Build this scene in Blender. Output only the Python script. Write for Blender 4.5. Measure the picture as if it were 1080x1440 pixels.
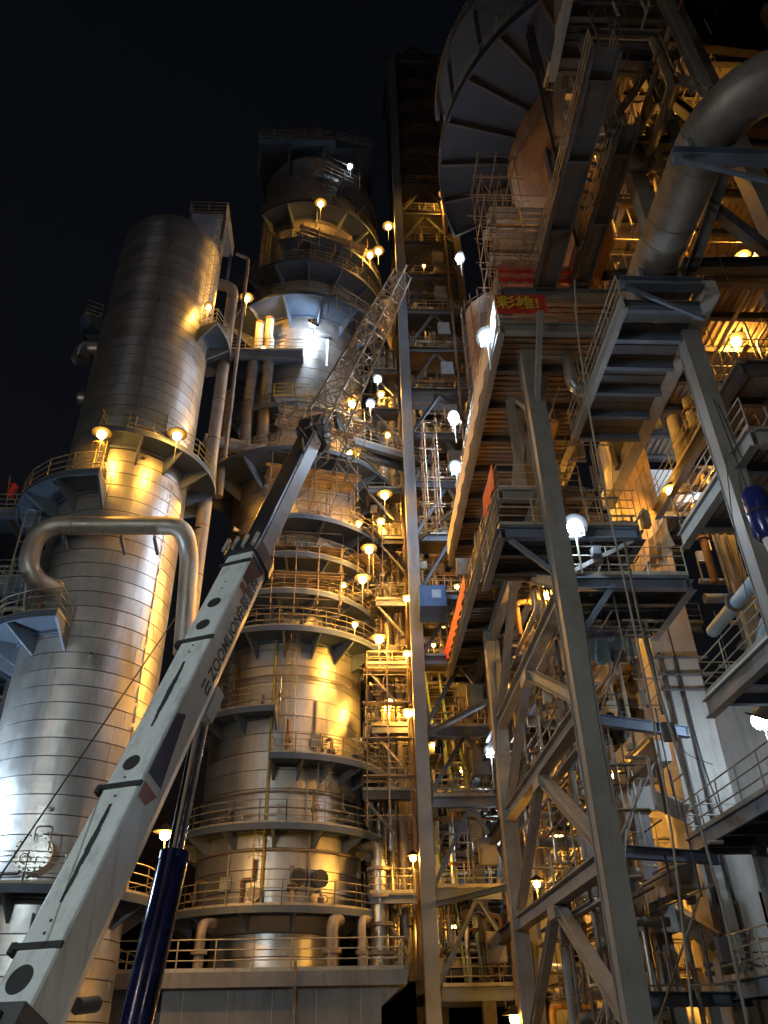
import bpy, math, random
from math import sin, cos, pi, radians, sqrt, atan2, hypot
from mathutils import Vector as V, Matrix
random.seed(7)
for o in list(bpy.data.objects): bpy.data.objects.remove(o)
SC = bpy.context.scene
COL = SC.collection

# ------------------------------------------------------------------ camera
PITCH, YAW, ROLL, FPX = radians(34.0), radians(3.0), radians(-1.2), 1120.0
EYE = V((0, 0, 1.6))
FW = V((sin(YAW)*cos(PITCH), cos(YAW)*cos(PITCH), sin(PITCH)))
_r0 = V((cos(YAW), -sin(YAW), 0)); _u0 = _r0.cross(FW)
RT = _r0*cos(ROLL) + _u0*sin(ROLL)
UP = _u0*cos(ROLL) - _r0*sin(ROLL)
cam = bpy.data.cameras.new('camera'); cam.sensor_fit = 'VERTICAL'; cam.sensor_height = 36
cam.lens = FPX/1440*36; cam.clip_start = .1; cam.clip_end = 2000
co = bpy.data.objects.new('camera', cam); COL.objects.link(co)
mw = Matrix((RT, UP, -FW)).transposed().to_4x4(); mw.translation = EYE
co.matrix_world = mw; SC.camera = co
# ------------------------------------------------------------------ world, moon, exposure
w = bpy.data.worlds.new('World'); SC.world = w; w.use_nodes = True
nt = w.node_tree; bg = nt.nodes['Background']
sky = nt.nodes.new('ShaderNodeTexSky'); sky.sky_type = 'NISHITA'; sky.sun_disc = False
sky.sun_elevation = radians(-3.2); sky.sun_rotation = radians(150); sky.altitude = 0
nt.links.new(sky.outputs[0], bg.inputs[0]); bg.inputs[1].default_value = .1
moon = bpy.data.lights.new('moonlight', 'SUN'); moon.energy = .012; moon.angle = radians(8); moon.color = (.8, .88, 1)
mo = bpy.data.objects.new('moonlight', moon); COL.objects.link(mo); mo.rotation_euler = (radians(50), 0, radians(-25))
SC.view_settings.view_transform = 'Standard'; SC.view_settings.look = 'None'
SC.view_settings.exposure = 0.0; SC.view_settings.gamma = 1
SC.cycles.use_denoising = True
SC.cycles.max_bounces = 5; SC.cycles.diffuse_bounces = 3; SC.cycles.glossy_bounces = 3
SC.cycles.sample_clamp_indirect = 4

# ------------------------------------------------------------------ measuring helpers
def ray(u, v): return FW + RT*((u-540)/FPX) - UP*((v-720)/FPX)
def aty(u, v, y): r = ray(u, v); return EYE + r*((y-EYE.y)/r.y)
def atx(u, v, x): r = ray(u, v); return EYE + r*((x-EYE.x)/r.x)
def atz(u, v, z): r = ray(u, v); return EYE + r*((z-EYE.z)/r.z)

# ------------------------------------------------------------------ materials
MATS = {}
def mat(name, col, rough=.55, metal=0., var=.25, scale=1.2, bump=0., bscale=9., dirt=None, dirt_amt=.5, streak=False, rand=.0, rvar=.12, spec=.5):
    m = bpy.data.materials.new(name); m.use_nodes = True; MATS[name] = m
    t = m.node_tree; n = t.nodes; L = t.links; b = n['Principled BSDF']
    b.inputs['Metallic'].default_value = metal; b.inputs['Specular IOR Level'].default_value = spec
    geo = n.new('ShaderNodeNewGeometry')
    ns = n.new('ShaderNodeTexNoise'); ns.inputs['Scale'].default_value = scale; ns.inputs['Detail'].default_value = 6; ns.inputs['Roughness'].default_value = .65
    L.new(geo.outputs['Position'], ns.inputs['Vector'])
    mx = n.new('ShaderNodeMix'); mx.data_type = 'RGBA'
    mx.inputs[6].default_value = (*[c*(1-var) for c in col], 1); mx.inputs[7].default_value = (*[min(1, c*(1+var)) for c in col], 1)
    mr = n.new('ShaderNodeMapRange'); mr.inputs[1].default_value = .3; mr.inputs[2].default_value = .7
    L.new(ns.outputs[0], mr.inputs[0]); L.new(mr.outputs[0], mx.inputs[0])
    out = mx.outputs[2]
    if dirt:
        mp = n.new('ShaderNodeMapping'); mp.inputs['Scale'].default_value = (2.2, 2.2, .25) if streak else (.9, .9, .9)
        L.new(geo.outputs['Position'], mp.inputs[0])
        n2 = n.new('ShaderNodeTexNoise'); n2.inputs['Scale'].default_value = 1.6; n2.inputs['Detail'].default_value = 8; n2.inputs['Roughness'].default_value = .7
        L.new(mp.outputs[0], n2.inputs['Vector'])
        r2 = n.new('ShaderNodeMapRange'); r2.inputs[1].default_value = .5; r2.inputs[2].default_value = .72; r2.inputs[4].default_value = dirt_amt
        L.new(n2.outputs[0], r2.inputs[0])
        m2 = n.new('ShaderNodeMix'); m2.data_type = 'RGBA'; m2.inputs[7].default_value = (*dirt, 1)
        L.new(r2.outputs[0], m2.inputs[0]); L.new(out, m2.inputs[6]); out = m2.outputs[2]
    if rand:
        oi = n.new('ShaderNodeObjectInfo'); r3 = n.new('ShaderNodeMapRange'); r3.inputs[3].default_value = 1-rand; r3.inputs[4].default_value = 1+rand*.6
        L.new(oi.outputs['Random'], r3.inputs[0])
        m3 = n.new('ShaderNodeVectorMath'); m3.operation = 'SCALE'; L.new(out, m3.inputs[0]); L.new(r3.outputs[0], m3.inputs['Scale']); out = m3.outputs[0]
    L.new(out, b.inputs['Base Color'])
    rr = n.new('ShaderNodeMapRange'); rr.inputs[1].default_value = .3; rr.inputs[2].default_value = .7
    rr.inputs[3].default_value = max(.04, rough-rvar); rr.inputs[4].default_value = min(1, rough+rvar)
    L.new(ns.outputs[0], rr.inputs[0]); L.new(rr.outputs[0], b.inputs['Roughness'])
    if bump:
        n4 = n.new('ShaderNodeTexNoise'); n4.inputs['Scale'].default_value = bscale; n4.inputs['Detail'].default_value = 3
        L.new(geo.outputs['Position'], n4.inputs['Vector'])
        bp = n.new('ShaderNodeBump'); bp.inputs['Strength'].default_value = 1; bp.inputs['Distance'].default_value = bump
        L.new(n4.outputs[0], bp.inputs['Height']); L.new(bp.outputs[0], b.inputs['Normal'])
    return m
def emit(name, col, strength):
    m = bpy.data.materials.new(name); m.use_nodes = True; MATS[name] = m
    b = m.node_tree.nodes['Principled BSDF']; b.inputs['Base Color'].default_value = (*col, 1)
    b.inputs['Emission Color'].default_value = (*col, 1); b.inputs['Emission Strength'].default_value = strength
    return m
RUST = (.16, .075, .035)
mat('asphalt', (.05, .05, .05), .9, bump=.01)
mat('cladding', (.60, .585, .56), .40, .78, .12, .9, bump=.02, bscale=1.5, dirt=(.36, .335, .31), dirt_amt=.5, streak=True, rand=.16, rvar=.09)
mat('cladding_dull', (.42, .38, .34), .5, .55, .2, .8, bump=.03, bscale=2.0, dirt=(.22, .18, .14), dirt_amt=.5, streak=True, rand=.14)
mat('loop_lagging', (.48, .44, .38), .48, .65, .15, 1.2, bump=.012, bscale=3, dirt=(.28, .23, .18), dirt_amt=.5)
mat('duct_metal', (.26, .23, .20), .5, .5, .25, .9, bump=.02, bscale=2.5, dirt=(.14, .10, .075), dirt_amt=.6, rand=.1)
mat('gallery_shaded', (.045, .06, .085), .6, .1, .25, .8, dirt=(.05, .04, .035))  # deck blue darkened in colour to stand for shade on the gallery
mat('pipe_metal', (.55, .53, .50), .33, .8, .2, 1.5, bump=.012, bscale=4, dirt=(.3, .25, .2), dirt_amt=.4, rand=.1)
mat('pipe_dull', (.34, .29, .25), .55, .4, .25, 1.5, dirt=RUST, dirt_amt=.5, rand=.25)
mat('pipe_rusty', (.25, .15, .09), .75, .2, .35, 2.5, dirt=(.09, .05, .03), rand=.25)
mat('blue_deck', (.085, .115, .16), .6, .1, .2, 1.0, dirt=(.10, .085, .07), dirt_amt=.5)
mat('girder_paint', (.17, .195, .235), .55, .1, .2, .8, dirt=(.2, .14, .1), dirt_amt=.45, streak=True)
mat('steel_grey', (.30, .285, .26), .6, .15, .22, .9, dirt=(.19, .12, .08), dirt_amt=.55, streak=True, rand=.1)
mat('steel_dark', (.10, .10, .105), .6, .2, .3, 1.0, dirt=RUST, dirt_amt=.5, rand=.25)
mat('steel_beam_blue', (.14, .17, .22), .55, .15, .25, 1.0, dirt=(.14, .10, .08), dirt_amt=.5)
mat('rail', (.42, .38, .29), .5, .25, .25, 2, dirt=RUST, dirt_amt=.4)
mat('rail_yellow', (.52, .40, .09), .5, 0, .2, 2, dirt=RUST, dirt_amt=.4)
mat('rail_green', (.25, .42, .12), .5, 0, .2, 2)
mat('scaffold_tube', (.30, .24, .18), .6, .4, .35, 3, dirt=RUST, dirt_amt=.6, rand=.3)
mat('scaffold_board', (.30, .22, .14), .8, 0, .35, 2, dirt=(.12, .09, .06), rand=.3)
mat('deck_sheet', (.33, .26, .20), .6, .25, .3, .7, dirt=RUST, dirt_amt=.55)
mat('grating', (.13, .125, .12), .7, .3, .3, 3, dirt=RUST, dirt_amt=.4)
mat('concrete', (.46, .43, .38), .85, 0, .2, .6, bump=.01, bscale=12, dirt=(.24, .21, .18), dirt_amt=.6, streak=True)
mat('concrete_dark', (.24, .24, .25), .85, 0, .25, .5, bump=.01, bscale=10, dirt=(.12, .12, .125), dirt_amt=.6, streak=True)
mat('formwork_board', (.46, .33, .2), .75, 0, .25, 1.2, dirt=(.24, .15, .08), streak=True)
mat('crane_white', (.72, .76, .75), .35, 0, .06, 1.2, dirt=(.30, .30, .28), dirt_amt=.6, streak=True, spec=.5)
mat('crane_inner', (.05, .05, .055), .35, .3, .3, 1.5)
mat('crane_grey', (.42, .40, .38), .38, .1, .12, 1.5, dirt=(.2, .17, .14))
mat('decal_blue', (.02, .025, .09), .4)
mat('decal_red', (.35, .06, .03), .4)
mat('decal_dark', (.05, .045, .045), .5)
mat('soot_and_shade', (.035, .037, .038), .6)  # black for straps and grease, also the painted shade in the manways
mat('cylinder_blue', (.02, .03, .16), .22, .1, .15, 1.5, spec=.6)
mat('chrome', (.55, .52, .5), .16, 1, .1, 3)
mat('rubber', (.03, .03, .03), .8)
mat('jib_paint', (.26, .21, .15), .5, .2, .25, 2, dirt=RUST, dirt_amt=.4)
mat('cable', (.05, .048, .045), .6, .4)
mat('rope', (.33, .29, .24), .8, .0, .2, 3)
mat('blue_box', (.05, .13, .34), .45, .1, .15, 2)
mat('blue_pipe', (.32, .45, .55), .45, .1, .15, 2, dirt=(.2, .24, .28))
mat('cabinet', (.2, .19, .18), .5, .1, .12, 3, dirt=(.25, .2, .16))
mat('banner_red', (.62, .05, .025), .7, 0, .15, 2)
mat('banner_faded', (.55, .20, .17), .8, 0, .25, 2)
mat('banner_yellow', (.85, .55, .05), .7)
mat('cloth_pale', (.75, .62, .5), .8, 0, .15, 1.5)
mat('white_panel', (.75, .76, .76), .6, 0, .08, 1)
mat('yellow_paint', (.6, .38, .05), .5, 0, .15, 2)
mat('rusty_plate', (.42, .21, .085), .75, .1, .4, .7, dirt=(.16, .09, .05), dirt_amt=.7)
mat('lamp_housing', (.3, .3, .3), .5, .4)
mat('halo_dark', (.013, .012, .011), .8, 0, .3, 3, spec=.1)  # near-black so the lamp's light fades across it like a halo
mat('shade_inner', (.75, .7, .6), .5)
SOD = (1.0, .47, .065); LED = (.62, .80, 1.0); WARM = (1.0, .80, .58)

# ------------------------------------------------------------------ mesh helpers
class MB:
    def __init__(s): s.v = []; s.f = []; s.s = []
    def add(s, vs, fs, smooth=False):
        k = len(s.v); s.v += [tuple(p) for p in vs]; s.f += [tuple(i+k for i in f) for f in fs]
        s.s += list(smooth) if isinstance(smooth, (list, tuple)) else [smooth]*len(fs); return s
    def obox(s, c, x, y, z):
        c, x, y, z = V(c), V(x), V(y), V(z)
        vs = [c+x*a+y*b+z*d for d in (-1, 1) for a, b in ((-1, -1), (1, -1), (1, 1), (-1, 1))]
        return s.add(vs, [(3, 2, 1, 0), (4, 5, 6, 7), (0, 1, 5, 4), (1, 2, 6, 5), (2, 3, 7, 6), (3, 0, 4, 7)])
    def box(s, a, b):
        a, b = V(a), V(b); c = (a+b)/2; h = (b-a)/2
        return s.obox(c, (h.x, 0, 0), (0, h.y, 0), (0, 0, h.z))
    def frame(s, p, q, up=(0, 0, 1)):
        z = (V(q)-V(p)).normalized(); u = V(up)
        if abs(z.dot(u)) > .98: u = V((0, 1, 0)) if abs(z.y) < .9 else V((1, 0, 0))
        x = u.cross(z).normalized(); return x, z.cross(x), z
    def bar(s, p, q, w, h, up=(0, 0, 1)):
        p, q = V(p), V(q); x, y, z = s.frame(p, q, up)
        return s.obox((p+q)/2, x*w/2, y*h/2, (q-p)/2)
    def ibeam(s, p, q, w, h, up=(0, 0, 1), t=.03):
        p, q = V(p), V(q); x, y, z = s.frame(p, q, up); c = (p+q)/2; l = (q-p)/2
        s.obox(c+y*(h/2-t/2), x*w/2, y*t/2, l); s.obox(c-y*(h/2-t/2), x*w/2, y*t/2, l)
        return s.obox(c, x*t*.45, y*(h/2-t), l)
    def path(s, pts, r, n=10, cap=True, rs=None):
        pts = [V(p) for p in pts]; m = len(pts)
        x, y, z = s.frame(pts[0], pts[1]); vs = []
        for i, p in enumerate(pts):
            t = (pts[min(i+1, m-1)]-pts[max(i-1, 0)]).normalized()
            x = (x - t*x.dot(t)).normalized(); y = t.cross(x); rr = rs[i] if rs else r
            vs += [p+(x*cos(2*pi*k/n)+y*sin(2*pi*k/n))*rr for k in range(n)]
        fs = [(i*n+k, i*n+(k+1) % n, (i+1)*n+(k+1) % n, (i+1)*n+k) for i in range(m-1) for k in range(n)]
        sm = [True]*len(fs)
        if cap: fs += [tuple(range(n))[::-1], tuple(range((m-1)*n, m*n))]; sm += [False, False]
        return s.add(vs, fs, sm)
    def cyl(s, p, q, r, r2=None, n=12): return s.path([p, q], r, n, True, [r, r if r2 is None else r2])
    def ring(s, c, r0, r1, z0, z1, a0=0, a1=2*pi, n=32, smooth=False):
        """annular slab sector; angle 0 points to the viewer (-Y), positive to +X"""
        full = abs(a1-a0) > 2*pi-1e-4; vs = []; m = n if full else n+1
        for i in range(m):
            a = a0+(a1-a0)*i/n
            for r, z in ((r0, z0), (r1, z0), (r1, z1), (r0, z1)): vs.append((c[0]+r*sin(a), c[1]-r*cos(a), z))
        fs = []; sm = []
        for i in range(n):
            j = (i+1) % m
            for k in range(4): fs.append((i*4+k, j*4+k, j*4+(k+1) % 4, i*4+(k+1) % 4)); sm.append(smooth and k in (1, 3))
        if not full: fs += [(3, 2, 1, 0), (n*4, n*4+1, n*4+2, n*4+3)]; sm += [False]*2
        return s.add(vs, fs, sm)
    def mesh(s, name, m):
        if any(s.s) and not all(s.s):      # flat faces get their own vertices so they do not bend the smooth ones
            used = {i for f, k in zip(s.f, s.s) if k for i in f}; v2 = list(s.v); f2 = []
            for f, k in zip(s.f, s.s):
                if k: f2.append(f); continue
                g = []
                for i in f:
                    if i in used: v2.append(s.v[i]); g.append(len(v2)-1)
                    else: g.append(i)
                f2.append(tuple(g))
            s.v, s.f = v2, f2
        me = bpy.data.meshes.new(name); me.from_pydata(s.v, [], s.f); me.polygons.foreach_set('use_smooth', s.s)
        me.materials.append(MATS[m]); me.update(); return me
    def build(s, name, m, parent=None): return link(name, s.mesh(name, m), parent)
WM = {}
def link(name, data, parent=None, M=None):
    o = bpy.data.objects.new(name, data); COL.objects.link(o); M = M or Matrix.Identity(4)
    if parent is not None:
        o.parent = parent; o.matrix_parent_inverse = WM[parent.name].inverted()
    o.matrix_basis = M; WM[o.name] = M
    return o
LABELS = {}
def tag(o, label, cat, group=None):
    o['label'] = label; o['category'] = cat
    if group: o['group'] = group
    return o
def thing(name, label, cat, loc=(0, 0, 0), group=None):
    return tag(link(name, None, None, Matrix.Translation(V(loc))), label, cat, group)
def struct(o): o['kind'] = 'structure'; return o
UNIT = {}
def unit(kind, m, name):
    k = (kind, m)
    if k not in UNIT:
        b = MB()
        if kind == 'box': b.obox((0, 0, 0), (.5, 0, 0), (0, .5, 0), (0, 0, .5))
        elif kind == 'cyl': b.cyl((0, 0, -.5), (0, 0, .5), 1, n=10)
        elif kind == 'tube': b.cyl((0, 0, -.5), (0, 0, .5), 1, n=6)
        elif kind == 'ibeam':
            b.obox((0, .465, 0), (.5, 0, 0), (0, .035, 0), (0, 0, .5)); b.obox((0, -.465, 0), (.5, 0, 0), (0, .035, 0), (0, 0, .5))
            b.obox((0, 0, 0), (.05, 0, 0), (0, .43, 0), (0, 0, .5))
        elif kind == 'chan':
            b.obox((.1, .465, 0), (.4, 0, 0), (0, .035, 0), (0, 0, .5)); b.obox((.1, -.465, 0), (.4, 0, 0), (0, .035, 0), (0, 0, .5))
            b.obox((-.42, 0, 0), (.08, 0, 0), (0, .5, 0), (0, 0, .499))
        UNIT[k] = b.mesh(name, m)
    return UNIT[k]
_mb = MB()
def piece(name, kind, p, q, w, h, m, parent, up=(0, 0, 1)):
    p, q = V(p), V(q); x, y, z = _mb.frame(p, q, up); l = (q-p).length
    M = Matrix((x*w, y*h, z*l)).transposed().to_4x4(); M.translation = (p+q)/2
    return link(name, unit(kind, m, name), parent, M)
def rod(name, p, q, r, m, parent, kind='tube'): return piece(name, kind, p, q, r, r, m, parent)
def fillet(pts, rad, seg=6):
    pts = [V(p) for p in pts]; out = [pts[0]]
    for a, b, c in zip(pts, pts[1:], pts[2:]):
        d0, d1 = (a-b), (c-b); r = min(rad, d0.length*.49, d1.length*.49); p0 = b+d0.normalized()*r; p1 = b+d1.normalized()*r
        for i in range(seg+1):
            t = i/seg; out.append(p0*(1-t)**2+b*2*t*(1-t)+p1*t*t)
    return out+[pts[-1]]
def railmesh(pts, h=1.1, step=1.5, r=.022, closed=False, toe=True):
    b = MB(); pts = [V(p) for p in pts]; segs = list(zip(pts, pts[1:]+([pts[0]] if closed else [])))[:len(pts) if closed else len(pts)-1]
    for p, q in segs:
        l = (q-p).length; n = max(1, round(l/step))
        for i in range(n+1): c = p.lerp(q, i/n); b.cyl(c, c+V((0, 0, h)), r*1.15, n=6)
        for f in (.36, .68, 1.0): b.cyl(p+V((0, 0, h*f)), q+V((0, 0, h*f)), r, n=6)
        if toe: b.bar(p+V((0, 0, .08)), q+V((0, 0, .08)), .012, .14)
    return b
def railing(parent, pts, m='rail', **k): return railmesh(pts, **k).build('railing', m, parent)
def arc(c, r, a0, a1, z, n=None):
    n = n or max(2, int(abs(a1-a0)*r/1.25)); return [V((c[0]+r*sin(a0+(a1-a0)*i/n), c[1]-r*cos(a0+(a1-a0)*i/n), z)) for i in range(n+1)]
def corrugated(x0, x1, y0, y1, z, along='x', pitch=.3, dep=.06):
    """profiled steel floor sheet with real ribs; solid slab on top"""
    b = MB(); b.box((x0, y0, z), (x1, y1, z+.1))
    lo, hi = (y0, y1) if along == 'x' else (x0, x1); n = int((hi-lo)/pitch)
    for i in range(n):
        a = lo+(i+.25)*pitch; e = a+pitch*.5
        if along == 'x': b.box((x0+.01, a, z-dep), (x1-.01, e, z+.001))
        else: b.box((a, y0+.01, z-dep), (e, y1-.01, z+.001))
    return b
def textmesh(name, s, size, m, parent, M, bold=.0):
    cu = bpy.data.curves.new(name, 'FONT'); cu.body = s; cu.size = size; cu.extrude = .003; cu.offset = bold; cu.resolution_u = 3
    t = bpy.data.objects.new(name, cu); COL.objects.link(t)
    me = bpy.data.meshes.new_from_object(t); bpy.data.objects.remove(t); me.materials.clear(); me.materials.append(MATS[m])
    return link(name, me, parent, M)
def basis(x, y, z, o): M = Matrix((x, y, z)).transposed().to_4x4(); M.translation = o; return M

# ------------------------------------------------------------------ lamps
ICO = None
EM = {}
def em(col, strength):
    k = (col, round(strength, 2))
    if k not in EM: EM[k] = 'lit_glass_%d' % len(EM); emit(EM[k], col, strength)
    return EM[k]
GLOBE = {}
def globe_mesh(r, m):
    k = (round(r, 3), m)
    if k not in GLOBE:
        b = MB(); n, h = 12, 7
        vs = [(0, 0, r)]+[(r*sin(pi*i/h)*cos(2*pi*j/n), r*sin(pi*i/h)*sin(2*pi*j/n), r*cos(pi*i/h)) for i in range(1, h) for j in range(n)]+[(0, 0, -r)]
        fs = [(0, 1+j, 1+(j+1) % n) for j in range(n)]+[(1+i*n+j, 1+(i+1)*n+j, 1+(i+1)*n+(j+1) % n, 1+i*n+(j+1) % n) for i in range(h-2) for j in range(n)]
        e = len(vs)-1; fs += [(e, 1+(h-2)*n+(j+1) % n, 1+(h-2)*n+j) for j in range(n)]
        b.add(vs, fs, True); GLOBE[k] = b.mesh('globe', m)
    return GLOBE[k]
def sodium(p, label, watts=500, r=.17, pole=1.6, group='sodium lamps on the plant', base=None):
    """pole with a glowing globe under a dark disc added for its halo"""
    p = V(p); t = thing('sodium_lamp', label, 'lamp', p-V((0, 0, pole)), group)
    L = watts/(4*pi*pi*r*r)
    b = base if base is not None else p+V((.0, .12, -pole))
    top = p+V((0, .12, .34))
    MB().path(fillet([b, top, p+V((0, 0, .34)), p+V((0, 0, r+.05))], .1, 4), .028, 8).build('pole', 'rail', t)
    MB().path([p+V((0, 0, .10)), p+V((0, 0, .16)), p+V((0, 0, .26)), p+V((0, 0, r+.22))], 1, 20, True, [r*2.3, r*2.25, r*1.2, r*.3]).build('halo_disc', 'halo_dark', t)  # dark disc added over the bulb to imitate its halo
    link('globe', globe_mesh(r, em(SOD, L)), t, Matrix.Translation(p))
    return t
def flood(p, aim, label, watts=900, r=.22, col=LED, pole=None, group='white floodlights on the plant', mast=None, blocker=False):
    """floodlight head: round housing with fins, lit lens, dark disc added for its halo and a yoke on a pole"""
    p = V(p); d = (V(aim)-p).normalized(); t = thing('floodlight', label, 'floodlight', p if mast is None else mast, group)
    L = watts/(4*pi*pi*r*r)*1.25
    MB().path([p-d*(r*1.75), p-d*(r*1.45), p-d*(r*.42), p-d*(r*.3)], .1, 16, True, [r*.45, r*.75, r*1.0, r*1.0]).build('housing', 'lamp_housing', t)
    x = d.cross(V((0, 0, 1))).normalized(); y = x.cross(d)
    link('lens', globe_mesh(r, em(col, L)), t, Matrix.Translation(p))
    MB().path([p-d*r*.28, p-d*r*.36], r, 24, True, [r*1.75, r*1.65]).build('halo_plate', 'halo_dark', t)  # dark disc added behind the lens to imitate a halo round it
    if blocker: h_ = V((d.x, d.y, 0)).normalized(); MB().obox(p+V((0, 0, r+.06))+h_*.55, h_*.75, x*.9, V((0, 0, .015))).build('light_blocker', 'lamp_housing', t)  # unseen plate added to block the mast light from going upward
    e = p-V((0, 0, r+.12)) if mast is None else V(mast)
    yk = MB(); yk.bar(p+x*(r+.03)-d*.1, p+x*(r+.03)-d*.1-V((0, 0, r+.12)), .03, .03); yk.bar(p-x*(r+.03)-d*.1, p-x*(r+.03)-d*.1-V((0, 0, r+.12)), .03, .03)
    yk.bar(p-x*(r+.045)-d*.1-V((0, 0, r+.12)), p+x*(r+.045)-d*.1-V((0, 0, r+.12)), .03, .03); yk.build('yoke', 'lamp_housing', t)
    base = p-d*.1-V((0, 0, r+.13))
    MB().cyl(base, (base-V((0, 0, pole or 1.4))) if mast is None else V(mast), .035, n=8).build('pole', 'rail', t)
    return t
# ================================================================== SETTING
struct(MB().box((-300, -200, -.3), (300, 400, 0)).build('ground', 'asphalt'))

# ------------------------------------------------------------------ vessel helpers
BAND = {}
def band_mesh(r0, r1, h, m):
    k = (round(r0, 2), round(r1, 2), round(h, 2), m)
    if k in BAND: return BAND[k]
    b = MB(); rnd = random.Random(len(BAND)); pan = max(6, int(2*pi*r0/1.9)); sub = 7; n = pan*sub; vs = []; fs = []; sm = []
    # every sheet is a slightly tilted, slightly crowned panel lapping over its neighbour
    for p in range(pan):
        t0, t1, cr, lapr = rnd.uniform(-.006, .006), rnd.uniform(-.006, .006), rnd.uniform(-.005, .006), .008
        base = len(vs)
        for i in range(sub+1):
            f = i/sub; a = 2*pi*(p+f*1.01)/pan; e = lapr*(1-f)+cr*4*f*(1-f)
            for r, z in ((r0-.05, 0), (r0+e+t0, 0), (r1+e+t1, h-.045), (r1-.05, h-.045)): vs.append((r*sin(a), -r*cos(a), z))
        for i in range(sub):
            for q in range(3): fs.append((base+i*4+q, base+i*4+4+q, base+i*4+5+q, base+i*4+1+q)); sm.append(q == 1)
        fs.append((base, base+1, base+2, base+3)); sm.append(False)
    BAND[k] = b.add(vs, fs, sm).mesh('cladding_band', m); return BAND[k]
def clad(v, c, prof, bh, m):
    """prof: list of (z, radius); bands of sheet between consecutive stations"""
    core = MB(); core.path([(c[0], c[1], z) for z, r in prof], 1, 40, True, [r-.05 for z, r in prof]).build('shell', 'steel_dark', v)
    for (z0, r0), (z1, r1) in zip(prof, prof[1:]):
        if z1-z0 < .05: continue
        n = max(1, round((z1-z0)/bh)); h = (z1-z0)/n
        for i in range(n):
            a, e = r0+(r1-r0)*i/n, r0+(r1-r0)*(i+1)/n
            M = Matrix.Translation((c[0], c[1], z0+h*i)) @ Matrix.Rotation(random.uniform(0, 6.28), 4, 'Z')
            link('cladding_band', band_mesh(a, e, h, m), v, M)
def platform(v, c, ri, ro, a0, a1, z, m='blue_deck', rails=True, step=.45, railm='rail', kn=1.0, ends=True, inner=False):
    a0, a1 = radians(a0), radians(a1); n = max(6, int(abs(a1-a0)/.09))
    b = MB(); b.ring(c, ri, ro, z-.05, z+.02, a0, a1, n); b.ring(c, ro-.05, ro+.02, z-.24, z+.06, a0, a1, n); b.ring(c, ri+.02, ri+.1, z-.2, z-.05, a0, a1, n)
    d = b.build('platform', m, v)
    nb = max(2, round(abs(a1-a0)/step)); th = .05
    key = ('br', round(ri, 2), round(ro, 2), kn, m)
    if key not in UNIT:
        x = MB(); e = ro-ri-.06
        for s in (-1, 1): pass
        vs = []
        for s in (-th, th): vs += [(s, -(ri-.02), -.05), (s, -(ri+e), -.05), (s, -(ri+e), -.2), (s, -(ri-.02), -.05-kn)]
        x.add(vs, [(3, 2, 1, 0), (4, 5, 6, 7), (0, 1, 5, 4), (1, 2, 6, 5), (2, 3, 7, 6), (3, 0, 4, 7)])
        UNIT[key] = x.mesh('bracket', 'steel_beam_blue')
    for i in range(nb+1):
        a = a0+(a1-a0)*(i+.02 if i == 0 else (i-.02 if i == nb else i))/nb
        link('bracket', UNIT[key], d, Matrix.Translation((c[0], c[1], z)) @ Matrix.Rotation(a, 4, 'Z'))
    if rails:
        pts = arc(c, ro-.04, a0, a1, z+.02)
        full = abs(a1-a0) > 6.2
        if not full and ends:
            pts = [V((c[0]+(ri+.15)*sin(a0), c[1]-(ri+.15)*cos(a0), z+.02))]+pts+[V((c[0]+(ri+.15)*sin(a1), c[1]-(ri+.15)*cos(a1), z+.02))]
        railing(d, pts, railm, step=1.3)
    return d
def ladder(v, p, z1, out, m='rail', cage=True, w=.45):
    """vertical ladder at p going up to z1; out = outward unit vector"""
    p = V(p); out = V(out).normalized(); s = out.cross(V((0, 0, 1))); b = MB()
    for k in (-1, 1): b.cyl(p+s*k*w/2, V((p.x, p.y, z1))+s*k*w/2, .025, n=6)
    z = p.z+.2
    while z < z1: c = V((p.x, p.y, z)); b.cyl(c-s*w/2, c+s*w/2, .014, n=5); z += .32
    o = b.build('ladder', m, v)
    if cage:
        g = MB(); z = p.z+2.2; hs = []
        def hoop(z): return [V((p.x, p.y, z))+s*(.38*cos(a))+out*(.05+.62*sin(a)) for a in [pi*i/8 for i in range(9)]]
        while z < z1: g.path(hoop(z), .016, 5); hs.append(hoop(z)); z += .9
        for j in (1, 3, 4, 5, 7):
            if len(hs) > 1: g.cyl(hs[0][j], hs[-1][j], .012, n=5)
        if hs: g.build('safety_cage', m, o)
    return o
def pol(c, r, deg, z): a = radians(deg); return V((c[0]+r*sin(a), c[1]-r*cos(a), z))
def nozzle(v, p, d, r, l, m='pipe_metal', bolts=12, name='nozzle'):
    p, d = V(p), V(d).normalized(); b = MB(); b.cyl(p-d*.2, p+d*l, r, n=18); b.cyl(p+d*l, p+d*(l+.07), r*1.35, n=22); b.cyl(p+d*(l+.085), p+d*(l+.16), r*1.35, n=22)
    o = b.build(name, m, v)
    x = d.cross(V((0, 0, 1))).normalized(); y = x.cross(d)
    for k in range(bolts):
        a = 2*pi*k/bolts; q = p+d*(l-.03)+(x*cos(a)+y*sin(a))*r*1.2
        rod('bolt', q, q+d*.25, .028, 'steel_dark', o)
    return o

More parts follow.
